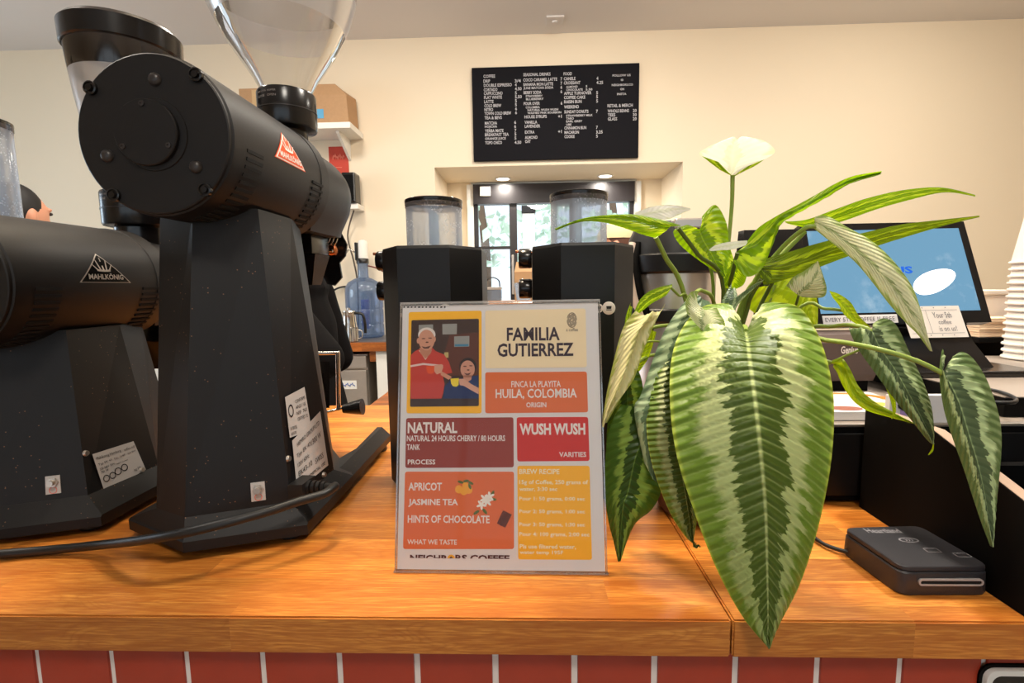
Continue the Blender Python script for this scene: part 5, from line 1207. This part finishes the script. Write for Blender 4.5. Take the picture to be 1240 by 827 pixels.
# ================================================================ BACK OF THE ROOM
# menu board
BY = BW - .03
mbd = thing('menu_board', 'black wall menu board with white lettering above the door recess', 'menu board', (.2, BW, 2.9))
a_, c_ = at(571, 82, BY), at(773, 191, BY)
MB().box(a_.x, c_.x, BY, BW - .002, at(574, 195, BY).z, a_.z, .004).build('panel', M['board'], mbd)
ZM = lambda x, y: (560 + x / 5.391, 60 + y / 5.391)
rows = []
for s, x0, x1, y in [('COFFEE', 137, 213, 174), ('DRIP', 137, 180, 206), ('DOUBLE ESPRESSO', 139, 322, 232), ('CORTADO', 139, 228, 262), ('CAPPUCCINO', 140, 262, 286), ('FLAT WHITE', 141, 258, 312), ('LATTE', 142, 203, 340), ('COLD BREW', 143, 253, 366), ('NITRO', 143, 200, 392), ('TOWN COLD BREW', 144, 318, 416), ('TEA & BEVS', 144, 257, 445), ('MATCHA', 146, 226, 480), ('HOJICHA', 146, 226, 505), ('YERBA MATE', 147, 268, 530), ('BREAKFAST TEA', 147, 302, 555), ('ORANGE JUICE', 148, 283, 583), ('TOPO CHICO', 149, 258, 608),
        ('3/4', 341, 381, 204), ('4', 342, 354, 230), ('4.50', 342, 386, 256), ('5', 343, 355, 283), ('5.50', 343, 387, 308), ('5', 343, 355, 334), ('5', 343, 355, 360), ('6', 344, 356, 386), ('6', 344, 356, 412), ('6', 338, 350, 475), ('6', 338, 350, 502), ('7', 340, 352, 528), ('5', 340, 352, 552), ('5', 340, 352, 578), ('4.50', 340, 384, 606),
        ('SEASONAL DRINKS', 397, 575, 162), ('COCO CARAMEL LATTE', 397, 618, 196), ('BANANA MON LATTE', 398, 592, 226), ('JUNE MATCHA SODA', 398, 593, 252), ('BERRY SODA', 399, 515, 280), ('POUR OVER', 400, 505, 352), ('HOUSE SYRUPS', 405, 550, 438), ('VANILLA', 406, 488, 474), ('LAVENDER', 407, 507, 500), ('EXTRA', 408, 470, 539), ('ALMOND', 408, 490, 573), ('OAT', 409, 445, 600),
        ('7', 640, 651, 192), ('7', 640, 651, 220), ('6', 640, 651, 246), ('6', 640, 651, 274), ('6', 641, 652, 350), ('+1', 624, 648, 436), ('+1', 624, 648, 535),
        ('FOOD', 660, 715, 158), ('CANELE', 662, 738, 190), ('CROISSANT', 662, 770, 217), ('APPLE TURNOVER', 663, 842, 284), ('COFFEE CAKE', 663, 802, 312), ('RAISIN BUN', 664, 778, 340), ('WEEKEND', 664, 760, 374), ('SUNDAY DONUTS', 665, 822, 405), ('CINNAMON BUN', 665, 808, 511), ('MACARON', 666, 760, 540), ('COOKIE', 666, 732, 568),
        ('4', 875, 887, 188), ('4.25', 875, 918, 215), ('5', 873, 885, 282), ('5', 873, 885, 308), ('5', 873, 885, 336), ('7', 872, 884, 403), ('7', 872, 884, 508), ('3.25', 872, 915, 538), ('5', 872, 884, 565),
        ('RETAIL & MERCH', 947, 1112, 365), ('WHOLE BEANS', 948, 1087, 400), ('TEES', 949, 998, 427), ('GLASS', 949, 1010, 453), ('20', 1112, 1137, 398), ('30', 1112, 1137, 425), ('20', 1112, 1137, 452)]: rows.append((s, x0, x1, y, 19))
for s, x0, x1, y in [('STRAWBERRY', 413, 523, 303), ('BLUEBERRY', 415, 530, 323), ('COLOMBIA', 413, 505, 377), ('NATURAL WUSH WUSH', 425, 625, 393), ('WASHED PINK BOURBON', 425, 645, 412), ('ALMOND', 677, 752, 243), ('5', 805, 815, 240), ('CHOCOLATE', 677, 785, 262), ('5.50', 805, 848, 260), ('STRAWBERRY MILK', 677, 850, 430), ('TARO', 677, 727, 450), ('EARL GREY', 677, 782, 468), ('UBE', 677, 712, 490), ('FOLLOW US', 980, 1098, 168), ('@', 1033, 1052, 198), ('NEIGHBORS.CO', 975, 1113, 230), ('ON', 1030, 1055, 258), ('INSTA', 1010, 1070, 290)]: rows.append((s, x0, x1, y, 13))
cols = {}
for s, x0, x1, y, h in rows:
    col = 0 if x0 < 330 else 1 if x0 < 392 else 2 if x0 < 600 else 3 if x0 < 655 else 4 if x0 < 790 else 5 if x0 < 940 else 6 if x0 < 1100 else 7
    cuts = {0: [190, 460], 1: [440], 2: [180, 338, 426, 456, 520], 3: [310, 480], 4: [360, 500], 5: [222, 330, 450], 6: [320], 7: []}[col]
    cn = (col, sum(y > c_ for c_ in cuts))
    m = cols.setdefault(cn, MB())
    p0, p1 = at(*ZM(x0, y), BY - .002), at(*ZM(x1, y), BY - .002); hh = h / 5.391 * BY / 600
    write(m, s, lambda x, z: V(x, BY - .002, z), p0.x, (p0.z + p1.z) / 2 - hh / 2, p1.x, (p0.z + p1.z) / 2 + hh / 2, .02)
for cn, m in cols.items(): m.build('price_list' if cn[0] in (1, 3, 5, 7) else 'menu_section', M['chalk'], mbd)
# back counter
CBZ = .99
bc = thing('back_counter', 'white back counter with an oak edged top along the far wall', 'counter', (-2.2, 3.55, 0))
xe = at(471, 415, 3.3).x
MB().box(-4.9, xe, 3.30, BW - .002, CBZ - .065, CBZ - .004, .003).build('oak_edge', M['wood2'], bc)
MB().box(-4.9, xe - .01, 3.315, BW - .002, CBZ - .004, CBZ).build('top', mat('grey stone top', rgb(92, 88, 88), .35), bc)
lx = at(440, 450, 3.33).x
xk = at(395, 440, 3.33).x
cab = MB().box(-4.9, xk, 3.34, BW - .002, .08, CBZ - .066, .003).build('cabinet', M['white'], bc)
MB().box(-4.9, xk, 3.36, BW - .01, 0, .08).build('toe_kick', M['blk2'], bc)
m = MB()
for k in range(4): m.box(-4.85 + k * .83, -4.85 + k * .83 + .80, 3.325, 3.34, .72, CBZ - .075, .003)
for k in range(4): m.box(-4.85 + k * .83, -4.85 + k * .83 + .80, 3.325, 3.34, .10, .71, .003)
m.build('door_fronts', M['white'], cab)
w0_, w1_ = at(456, 450, 3.33).x, at(470, 450, 3.33).x
MB().box(w0_, w1_ + .01, 3.33, BW - .002, 0, CBZ - .066, .003).build('end_panel', M['white'], bc)
MB().box(at(447, 430, 3.33).x, w0_, 3.34, 3.4, CBZ - .14, CBZ - .066).build('rail', M['wood2'], bc)
# under-counter stainless appliance
ap = thing('undercounter_fridge', 'stainless under counter appliance with a white sticker below the back counter', 'appliance', (lx - .1, 3.55, 0))
x1a = at(444, 450, 3.33).x; x0a = xk + .02
za = at(425, 448, 3.33).z
MB().box(x0a, x1a, 3.36, 3.78, .1, CBZ - .09, .004).build('case', M['steel'], ap)
MB().box(x0a, x1a, 3.32, 3.36, .14, za, .006).build('door', M['steel'], ap)
MB().box(x0a, x1a, 3.33, 3.36, za + .012, CBZ - .10, .004).build('control_panel', M['steel'], ap)
for x in (x0a + .05, x1a - .05): MB().lathe((x, 3.4, 0), [(.02, .0005), (.02, .1)], n=12).build('foot', M['blk2'], ap)
s0, s1 = at(410, 461, 3.318), at(432, 471, 3.318)
stk = MB().box(s0.x, s1.x, 3.3185, 3.3199, s1.z, s0.z).build('sticker', M['white'], ap)
m = MB(); m.path([(s0.x + .012 + (s1.x - s0.x - .024) * k / 18, 3.318, (s0.z + s1.z) / 2 + (.014 if k % 2 else -.012) * (1 - .5 * (k % 3))) for k in range(19)], .0025, 6, sub=2)
m.build('sticker_print', pm(96, 120, 180), stk)
# water jug with pump
jb = at(443, 402, 3.65); jx = jb.x; JY = 3.65
jug = thing('water_jug', 'blue tinted water jug with a white pump on the back counter', 'water jug', (jx, JY, CBZ))
JR = .135
MB().lathe((jx, JY, CBZ), [(JR * .9, .001), (JR, .015), (JR, .09), (JR * .96, .10), (JR, .11), (JR, .20), (JR * .96, .21), (JR, .22), (JR, .33), (JR * .97, .37), (JR * .82, .405), (JR * .5, .43), (JR * .3, .44), (JR * .28, .46), (JR * .28, .535), (JR * .33, .545)], n=36).build('bottle', M['jug'], jug, 50)
MB().box(jx - .02, jx + .035, JY - .03, JY + .02, CBZ + .06, CBZ + .28, .01).build('inner_handle', mat('deep blue', rgb(40, 66, 140), .4), jug)
pz = CBZ + .545
pump = MB().lathe((jx, JY, pz), [(.045, .0), (.045, .03), (.042, .035)], n=24).build('pump_collar', M['gloss'], jug, 40)
MB().lathe((jx + .008, JY, pz), [(.037, .033), (.036, .14), (.03, .165), (.006, .17)], n=24).build('pump_head', M['white'], jug, 50)
MB().box(jx - .046, jx - .026, JY - .03, JY + .03, pz + .02, pz + .15, .006).build('pump_face', M['gloss'], jug)
MB().path([(jx - .04, JY, pz + .07), (jx - .085, JY - .02, pz + .10), (jx - .11, JY - .02, pz + .075)], .005, 8).build('pump_spout', M['chrome'], jug, 60)
MB().path([(jx + .04, JY, pz - .02), (jx + .10, JY - .02, pz - .035), (jx + .17, JY - .02, pz - .07)], .005, 8).build('pump_hose', mat('red brown hose', rgb(120, 50, 40), .5), jug, 60)
# steel kettle
kx = at(425, 400, 3.42).x; KY = 3.425
kt = thing('steel_kettle', 'steel gooseneck kettle with a black handle in front of the water jug', 'kettle', (kx, KY, CBZ))
MB().lathe((kx - .01, KY, CBZ), [(.06, .001), (.066, .006), (.064, .05), (.052, .12), (.046, .19), (.048, .20)], n=32).build('body', M['chrome'], kt, 40)
MB().lathe((kx - .01, KY, CBZ), [(.047, .20), (.045, .208), (.012, .214), (.012, .226), (.004, .23)], n=24).build('lid', M['chrome'], kt, 40)
MB().path([(kx + .035, KY, CBZ + .19), (kx + .085, KY, CBZ + .18), (kx + .10, KY, CBZ + .11), (kx + .10, KY, CBZ + .05)], .010, 10).build('handle', M['gloss'], kt, 60)
MB().path([(kx - .065, KY, CBZ + .04), (kx - .10, KY, CBZ + .06), (kx - .105, KY, CBZ + .13), (kx - .13, KY, CBZ + .19)], .008, 8, .6).build('spout', M['chrome'], kt, 60)
k2 = thing('steel_pitcher', 'small steel cup beside the kettle on the back counter', 'pitcher', (kx + .05, 3.335, CBZ))
MB().lathe((kx + .05, 3.335, CBZ), [(.03, .001), (.034, .004), (.032, .09), (.034, .095), (.031, .094), (.030, .01)], n=24, cap1=False).build('cup', M['chrome'], k2, 40)
MB().path([(kx + .081, 3.335, CBZ + .08), (kx + .105, 3.335, CBZ + .07), (kx + .105, 3.335, CBZ + .03), (kx + .081, 3.335, CBZ + .02)], .004, 8).build('handle', M['chrome'], k2, 60)
# wall shelf with a carton, poster, speaker, cord
sh0, sh1 = at(290, 160, 3.55), at(427, 174, 3.55)
shz = at(405, 158, 3.7).z
wsf = thing('wall_shelf', 'white wall shelf carrying a brown paper carton, left of the menu board', 'shelf', ((sh0.x + sh1.x) / 2, BW, shz))
xsr = at(425, 170, 3.52).x
MB().box(xsr - 1.0, xsr, 3.52, BW - .002, shz - .04, shz, .003).build('board', M['white'], wsf)
for x in (xsr - .12, xsr - .85): MB().loft([[V(x, BW - .003, shz - .04), V(x + .02, BW - .003, shz - .04), V(x + .02, BW - .003, shz - .19), V(x, BW - .003, shz - .19)], [V(x, 3.57, shz - .04), V(x + .02, 3.57, shz - .04), V(x + .02, 3.57, shz - .055), V(x, 3.57, shz - .055)]]).build('bracket', M['white'], wsf)
cz1 = at(395, 101, 3.6).z
x0c, x1c = at(372, 120, 3.56).x, at(421, 130, 3.56).x
kb_ = thing('kraft_bag', 'brown kraft paper bag with a blue tag on the wall shelf', 'bag', ((x0c + x1c) / 2, 3.66, shz))
MB().loft([[V(x0c, 3.57, shz + .0005), V(x1c, 3.57, shz + .0005), V(x1c, 3.77, shz + .0005), V(x0c, 3.77, shz + .0005)], [V(x0c, 3.57, cz1 - .09), V(x1c - .01, 3.57, cz1 - .09), V(x1c - .01, 3.77, cz1 - .05), V(x0c, 3.77, cz1 - .05)], [V(x0c + .01, 3.61, cz1), V(x1c - .10, 3.61, cz1), V(x1c - .09, 3.72, cz1), V(x0c + .01, 3.72, cz1)]]).build('bag_body', M['kraft'], kb_, 20)
bt0, bt1 = at(382, 132, 3.565), at(392, 143, 3.565)
MB().box(bt0.x, bt1.x, 3.567, 3.5695, bt1.z, bt0.z).build('tag', M['blue'], kb_)
x0d, x1d = at(288, 110, 3.56).x, at(330, 140, 3.56).x
kc = thing('kraft_box', 'brown cardboard box on the wall shelf behind the hopper neck', 'box', ((x0d + x1d) / 2, 3.66, shz))
MB().box(x0d, x1d, 3.57, 3.77, shz + .0005, at(300, 107, 3.57).z, .004).build('box_body', M['kraft'], kc)
MB().box((x0d + x1d) / 2 - .025, (x0d + x1d) / 2 + .025, 3.5685, 3.5699, shz + .02, at(300, 107, 3.57).z - .01).build('tape', mat('parcel tape', rgb(196, 164, 120), .4), kc)
rp0, rp1 = at(398, 178, BW), at(423, 212, BW)
po = thing('red_poster', 'small red poster pinned to the wall under the shelf', 'poster', ((rp0.x + rp1.x) / 2, BW, rp0.z))
MB().box(rp0.x, rp1.x, BW - .006, BW - .002, rp1.z, rp0.z).build('sheet', M['red'], po)
m = MB(); m.path([(rp0.x + .03 + (rp1.x - rp0.x - .06) * k / 14, BW - .0065, rp0.z - .075 + (.022 if k % 2 else -.018) * (1 - .4 * (k % 3))) for k in range(15)], .004, 6, sub=2); m.path([(rp0.x + .04, BW - .0065, rp0.z - .15), (rp1.x - .05, BW - .0065, rp0.z - .152)], .003, 6); m.build('print', pm(220, 120, 100), po)
sk0, sk1 = at(419, 209, 3.66), at(432, 246, 3.66)
spk = thing('wall_speaker', 'black speaker on a white wall bracket below the red poster', 'speaker', ((sk0.x + sk1.x) / 2, 3.72, sk1.z))
MB().box(sk0.x - .03, sk1.x, 3.64, 3.76, sk1.z, sk0.z, .012).build('cabinet', M['gloss'], spk)
MB().box(sk0.x - .015, sk1.x - .012, 3.633, 3.64, sk1.z + .02, sk0.z - .02, .003).build('grille', M['blk2'], spk)
MB().box(sk0.x, sk1.x + .01, 3.66, BW - .002, sk1.z - .04, sk1.z - .002, .004).build('bracket', M['white'], spk)
tag(MB().path([(sk0.x + .03, 3.70, sk1.z - .045), at(421, 285, 3.76), at(428, 315, 3.77), at(433, 345, 3.77), at(434, 400, 3.77)], .006, 8).build('speaker_cord', mat('grey cord', rgb(92, 80, 70), .6), None, 60), 'thin cord hanging down the wall below the speaker', 'cord')
tag(MB().path([at(398, 362, 3.76), at(404, 352, 3.76), at(412, 348, 3.77), at(419, 347, 3.785)], .007, 8).build('appliance_cable', M['rub'], None, 60), 'short black cord plugged into the wall left of the water jug', 'cord')

# espresso machine between the grinders, with things on its top
EMZ = 1.288
em = thing('espresso_machine', 'stainless espresso machine glimpsed between the two octagonal grinders', 'espresso machine', (-.02, 2.05, 0))
MB().box(-.42, .42, 1.85, 2.30, 1.04, EMZ, .01).build('body', M['steel'], em)
MB().box(-.44, .44, 1.83, 1.845, EMZ - .05, EMZ + .005, .004).build('top_rail', M['chrome'], em)
for x in (-.38, .38):
    for y in (1.9, 2.25): MB().lathe((x, y, .9), [(.025, .0005), (.02, .14)], n=16).build('foot', M['blk2'], em)
tb = thing('island_counter', 'low bar counter carrying the espresso machine behind the grinders', 'counter', (0, 2.1, 0))
MB().box(-.6, .6, 1.75, 2.4, 0, .86, .004).build('cabinet', M['white'], tb)
MB().box(-.62, .62, 1.73, 2.42, .86, .8995, .004).build('top', M['wood2'], tb)
def P(x, y, Y=2.0): return at(x, y, Y)
g0, g1 = P(587, 366), P(607, 345)
sc2 = thing('glass_caddy', 'clear box with a wire handle on the espresso machine, right of the left grinder', 'container', ((g0.x + g1.x) / 2, 2.0, EMZ))
MB().box(g0.x, g1.x, 1.97, 2.04, EMZ + .006, g1.z - .018, .003).build('box', clear('grey clear box', (.5, .5, .52, 1), .1, .1, mist=.4, mistcol=(.3, .3, .32, 1)), sc2)
MB().box(g0.x - .002, g1.x + .002, 1.968, 2.042, g1.z - .018, g1.z - .008, .002).build('lid', M['steel'], sc2)
MB().path([(g0.x + .006, 2.0, g1.z - .01), (g0.x + .01, 2.0, g1.z + .018), ((g0.x + g1.x) / 2, 2.0, g1.z + .03), (g1.x - .01, 2.0, g1.z + .018), (g1.x - .006, 2.0, g1.z - .01)], .0025, 8).build('handle', M['gloss'], sc2, 60)
g0, g1 = P(620, 366), P(650, 332)
kb2 = thing('paper_packet', 'kraft paper packet standing on the espresso machine left of the right grinder', 'packet', ((g0.x + g1.x) / 2, 2.0, EMZ))
MB().loft([[V(g0.x + .012, 1.98, EMZ + .006), V(g1.x, 1.98, EMZ + .006), V(g1.x, 2.03, EMZ + .006), V(g0.x + .012, 2.03, EMZ + .006)], [V(g0.x + .012, 1.975, g1.z + .01), V(g1.x, 1.975, g1.z + .01), V(g1.x, 2.03, g1.z + .01), V(g0.x + .012, 2.03, g1.z + .01)], [V(g0.x + .02, 2.0, g1.z + .05), V(g1.x, 2.0, g1.z + .05), V(g1.x, 2.01, g1.z + .05), V(g0.x + .02, 2.01, g1.z + .05)]]).build('bag', M['kraft'], kb2, 30)
gt = thing('clear_tumbler', 'clear tumbler in front of the kraft packet on the espresso machine', 'glass', (P(634, 360, 1.94).x, 1.94, EMZ))
MB().lathe((P(634, 360, 1.94).x, 1.93, EMZ), [(.026, .006), (.036, .075), (.035, .075), (.025, .009)], n=28, cap1=False).build('glass', M['dew'], gt, 50)
MB().lathe((P(634, 360, 1.94).x, 1.93, EMZ), [(.0362, .073), (.0368, .0745), (.0362, .076)], n=28, cap0=False, cap1=False).build('rim', M['chrome'], gt, 60)

# ================================================================ PEOPLE
def fuse(mb, name, m, parent, vox):
    o = mb.build(name, m, parent, 180)
    md = o.modifiers.new('r', 'REMESH'); md.mode = 'VOXEL'; md.voxel_size = vox; md.use_smooth_shade = True
    s_ = o.modifiers.new('s', 'SMOOTH'); s_.iterations = 4; s_.factor = .5
    dg = bpy.context.evaluated_depsgraph_get(); me = bpy.data.meshes.new_from_object(o.evaluated_get(dg))
    o.modifiers.clear(); old = o.data; o.data = me; bpy.data.meshes.remove(old)
    if not me.materials: me.materials.append(m)
    me.polygons.foreach_set('use_smooth', [True] * len(me.polygons))
    return o
def person(pos, face, H, label, arms, shirt, trousers, hat=None, hair=None, lean=0):
    """standing figure; face = heading in degrees (0 looks along +X); arms = two (elbow, hand) pairs in local axes: forward, left, up"""
    k = H / 1.75
    root = thing('person', label, 'person', (pos[0], pos[1], 0))
    Rz = Matrix.Rotation(R_(face), 3, 'Z')
    def T(x, y, z):
        if z > .95: x = x + (z - .95) * math.tan(R_(lean))
        return V(pos[0], pos[1], 0) + Rz @ V(x * k, y * k, z * k)
    b = MB(); c = lambda mb, p, q, r0, r1: mb.ctube(p, q, r0 * k, r1 * k, 14, True)
    # torso, neck, legs, feet
    def torso(mb, g=0):
        for z0, z1, a0, a1, b0, b1 in ((.92, 1.08, .165, .145, .115, .10), (1.08, 1.30, .145, .165, .10, .115), (1.30, 1.44, .165, .11, .115, .09)):
            mb.loft([[T(((b0 + (b1 - b0) * t) + g) * math.cos(a), ((a0 + (a1 - a0) * t) + g) * math.sin(a), z0 + (z1 - z0) * t) for a in [2 * PI * j / 20 for j in range(20)]] for t in (0, .5, 1)])
        mb.ball(T(0, 0, 1.43), .11 * k + g, .16 * k + g, .05 * k + g)
    def arm(mb, sd, el, ha, g=0):
        s = T(0, sd * .185, 1.41); e = T(*el); h = T(*ha)
        c(mb, s, e, .052 + g, .042 + g); c(mb, e, h, .042 + g, .028 + g * .8)
        return e, h
    torso(b); c(b, T(0, 0, 1.42), T(.015, 0, 1.55), .056, .052)
    for sd in (-1, 1):
        c(b, T(0, sd * .09, .95), T(.01, sd * .10, .50), .082, .055); c(b, T(.01, sd * .10, .50), T(-.02, sd * .10, .09), .052, .036); c(b, T(-.04, sd * .10, .045), T(.13, sd * .11, .03), .036, .03)
    hands = []
    for sd, (el, ha) in zip((1, -1), arms):
        e, h = arm(b, sd, el, ha)
        d = (h - e).normalized(); x = d.cross(V(0, 0, 1)).normalized(); y = x.cross(d)
        b.ball(h + d * .045 * k, .038 * k, .020 * k, .045 * k, rot=Matrix((x, y, d)).transposed())
        for f in range(4):
            o_ = h + d * .08 * k + x * (f - 1.5) * .019 * k; L = (.042, .048, .045, .035)[f] * k
            c(b, o_, o_ + d * L - y * .010 * k, .0095, .009); c(b, o_ + d * L - y * .010 * k, o_ + d * L * 1.5 - y * .03 * k, .009, .008)
        o_ = h + d * .03 * k - x * .035 * k * sd; c(b, o_, o_ + d * .035 * k - x * .03 * k * sd, .011, .0095); c(b, o_ + d * .035 * k - x * .03 * k * sd, o_ + d * .06 * k - x * .035 * k * sd - y * .01 * k, .0095, .0085)
    # head
    RH = Rz @ Matrix.Rotation(R_(lean), 3, 'Y')
    hc = T(.03, 0, 1.64)
    b.ball(hc, .098 * k, .076 * k, .108 * k, 20, 14, RH)
    b.ball(hc + RH @ V(.03, 0, -.065) * k, .062 * k, .056 * k, .058 * k, rot=RH)          # jaw
    b.ball(hc + RH @ V(.075, 0, -.095) * k, .022 * k, .026 * k, .018 * k, rot=RH)
    b.loft([[hc + RH @ V(*q) * k for q in r] for r in ([(.085, .012, .02), (.085, -.012, .02), (.094, 0, .022)], [(.085, .019, -.032), (.085, -.019, -.032), (.120, 0, -.026)])])
    for sd in (-1, 1):
        b.ball(hc + RH @ V(-.005, sd * .080, -.01) * k, .018 * k, .012 * k, .032 * k, rot=RH); b.ball(hc + RH @ V(.082, sd * .032, .028) * k, .014 * k, .026 * k, .008 * k, rot=RH)
    b.ball(hc + RH @ V(.088, 0, -.056) * k, .012 * k, .026 * k, .007 * k, rot=RH); b.ball(hc + RH @ V(.085, 0, -.067) * k, .012 * k, .022 * k, .007 * k, rot=RH)
    fuse(b, 'body', M['skin'], root, .0075)
    for sd in (-1, 1): MB().ball(hc + RH @ V(.088, sd * .032, .012) * k, .0105 * k, .013 * k, .0075 * k, rot=RH).build('eye', M['ink'], root, 60)
    s = MB(); torso(s, .016)
    for sd, (el, ha) in zip((1, -1), arms): 
        e, h = arm(s, sd, el, tuple(a + (b_ - a) * .86 for a, b_ in zip(el, ha)), .028)
    c(s, T(-.01, 0, 1.44), T(-.005, 0, 1.47), .085, .075)
    fuse(s, 'shirt', shirt, root, .012)
    p_ = MB()
    p_.loft([[T(.125 * math.cos(a), .178 * math.sin(a), z) for a in [2 * PI * j / 20 for j in range(20)]] for z in (.86, .93, .99)])
    for sd in (-1, 1): c(p_, T(0, sd * .09, .93), T(.01, sd * .10, .50), .098, .074); c(p_, T(.01, sd * .10, .50), T(-.02, sd * .10, .10), .072, .062)
    fuse(p_, 'trousers', trousers, root, .014)
    for sd in (-1, 1):
        sh = MB(); sh.loft([[T(x_ + 0, sd * .105 + y_ * w_, z_) for x_, y_ in ((-.09, -.7), (-.05, -1), (.1, -1), (.17, -.7), (.19, 0), (.17, .7), (.1, 1), (-.05, 1), (-.09, .7), (-.1, 0))] for z_, w_ in ((.0005, .046), (.025, .05), (.06, .044), (.085, .03))]); sh.build('shoe', M['shoe'], root, 40)
    if hair:
        hb = MB(); hb.ball(hc + RH @ V(-.018, 0, .022) * k, .098 * k, .082 * k, .106 * k, 20, 14, RH); hb.ball(hc + RH @ V(-.055, 0, -.03) * k, .055 * k, .074 * k, .07 * k, rot=RH)
        fuse(hb, 'hair', hair, root, .009)
    if hat:
        hb = MB()
        cap = []
        for t in range(7):
            a = t / 6 * PI / 2
            cap.append([hc + RH @ V(-.006 + .108 * math.cos(a) * math.cos(q), .088 * math.cos(a) * math.sin(q), .035 + .092 * math.sin(a)) * k for q in [2 * PI * j / 24 for j in range(24)]])
        hb.loft(cap)
        br = [[hc + RH @ V(.06 + (.055 if o else .0) * math.cos(q), .082 * math.sin(q), .034 + (z if not o else z - .018)) * k for q in [PI * (j / 12 - .5) for j in range(13)]] for o, z in ((0, 0), (1, 0), (1, .006), (0, .006))]
        hb.loft([list(r) for r in zip(*br)])
        hb.build('cap', hat, root, 50)
    return root
person((-2.125, 2.02), 78, 1.79, 'man with short black hair in profile at the far left, behind the grinders', (((.10, .24, 1.13), (.32, .16, 1.08)), ((.10, -.24, 1.13), (.32, -.16, 1.08))), M['cloth'], M['denim'], None, M['black_hair'])
person((-.77, 1.70), 180, 1.66, 'barista in a black long sleeved top leaning in behind the tall grinder, elbow showing', (((-.19, .27, 1.205), (.10, .22, 1.09)), ((-.02, -.26, 1.14), (.26, -.14, 1.07))), M['cloth'], M['denim'], None, M['hair'], lean=6)
person((.505, 2.76), 175, 1.67, 'person in a pale beige cap half hidden behind the right octagonal grinder', (((.08, .24, 1.12), (.30, .14, 1.10)), ((.08, -.24, 1.12), (.30, -.14, 1.10))), M['cloth'], M['denim'], M['beige'], M['brown_hair'])
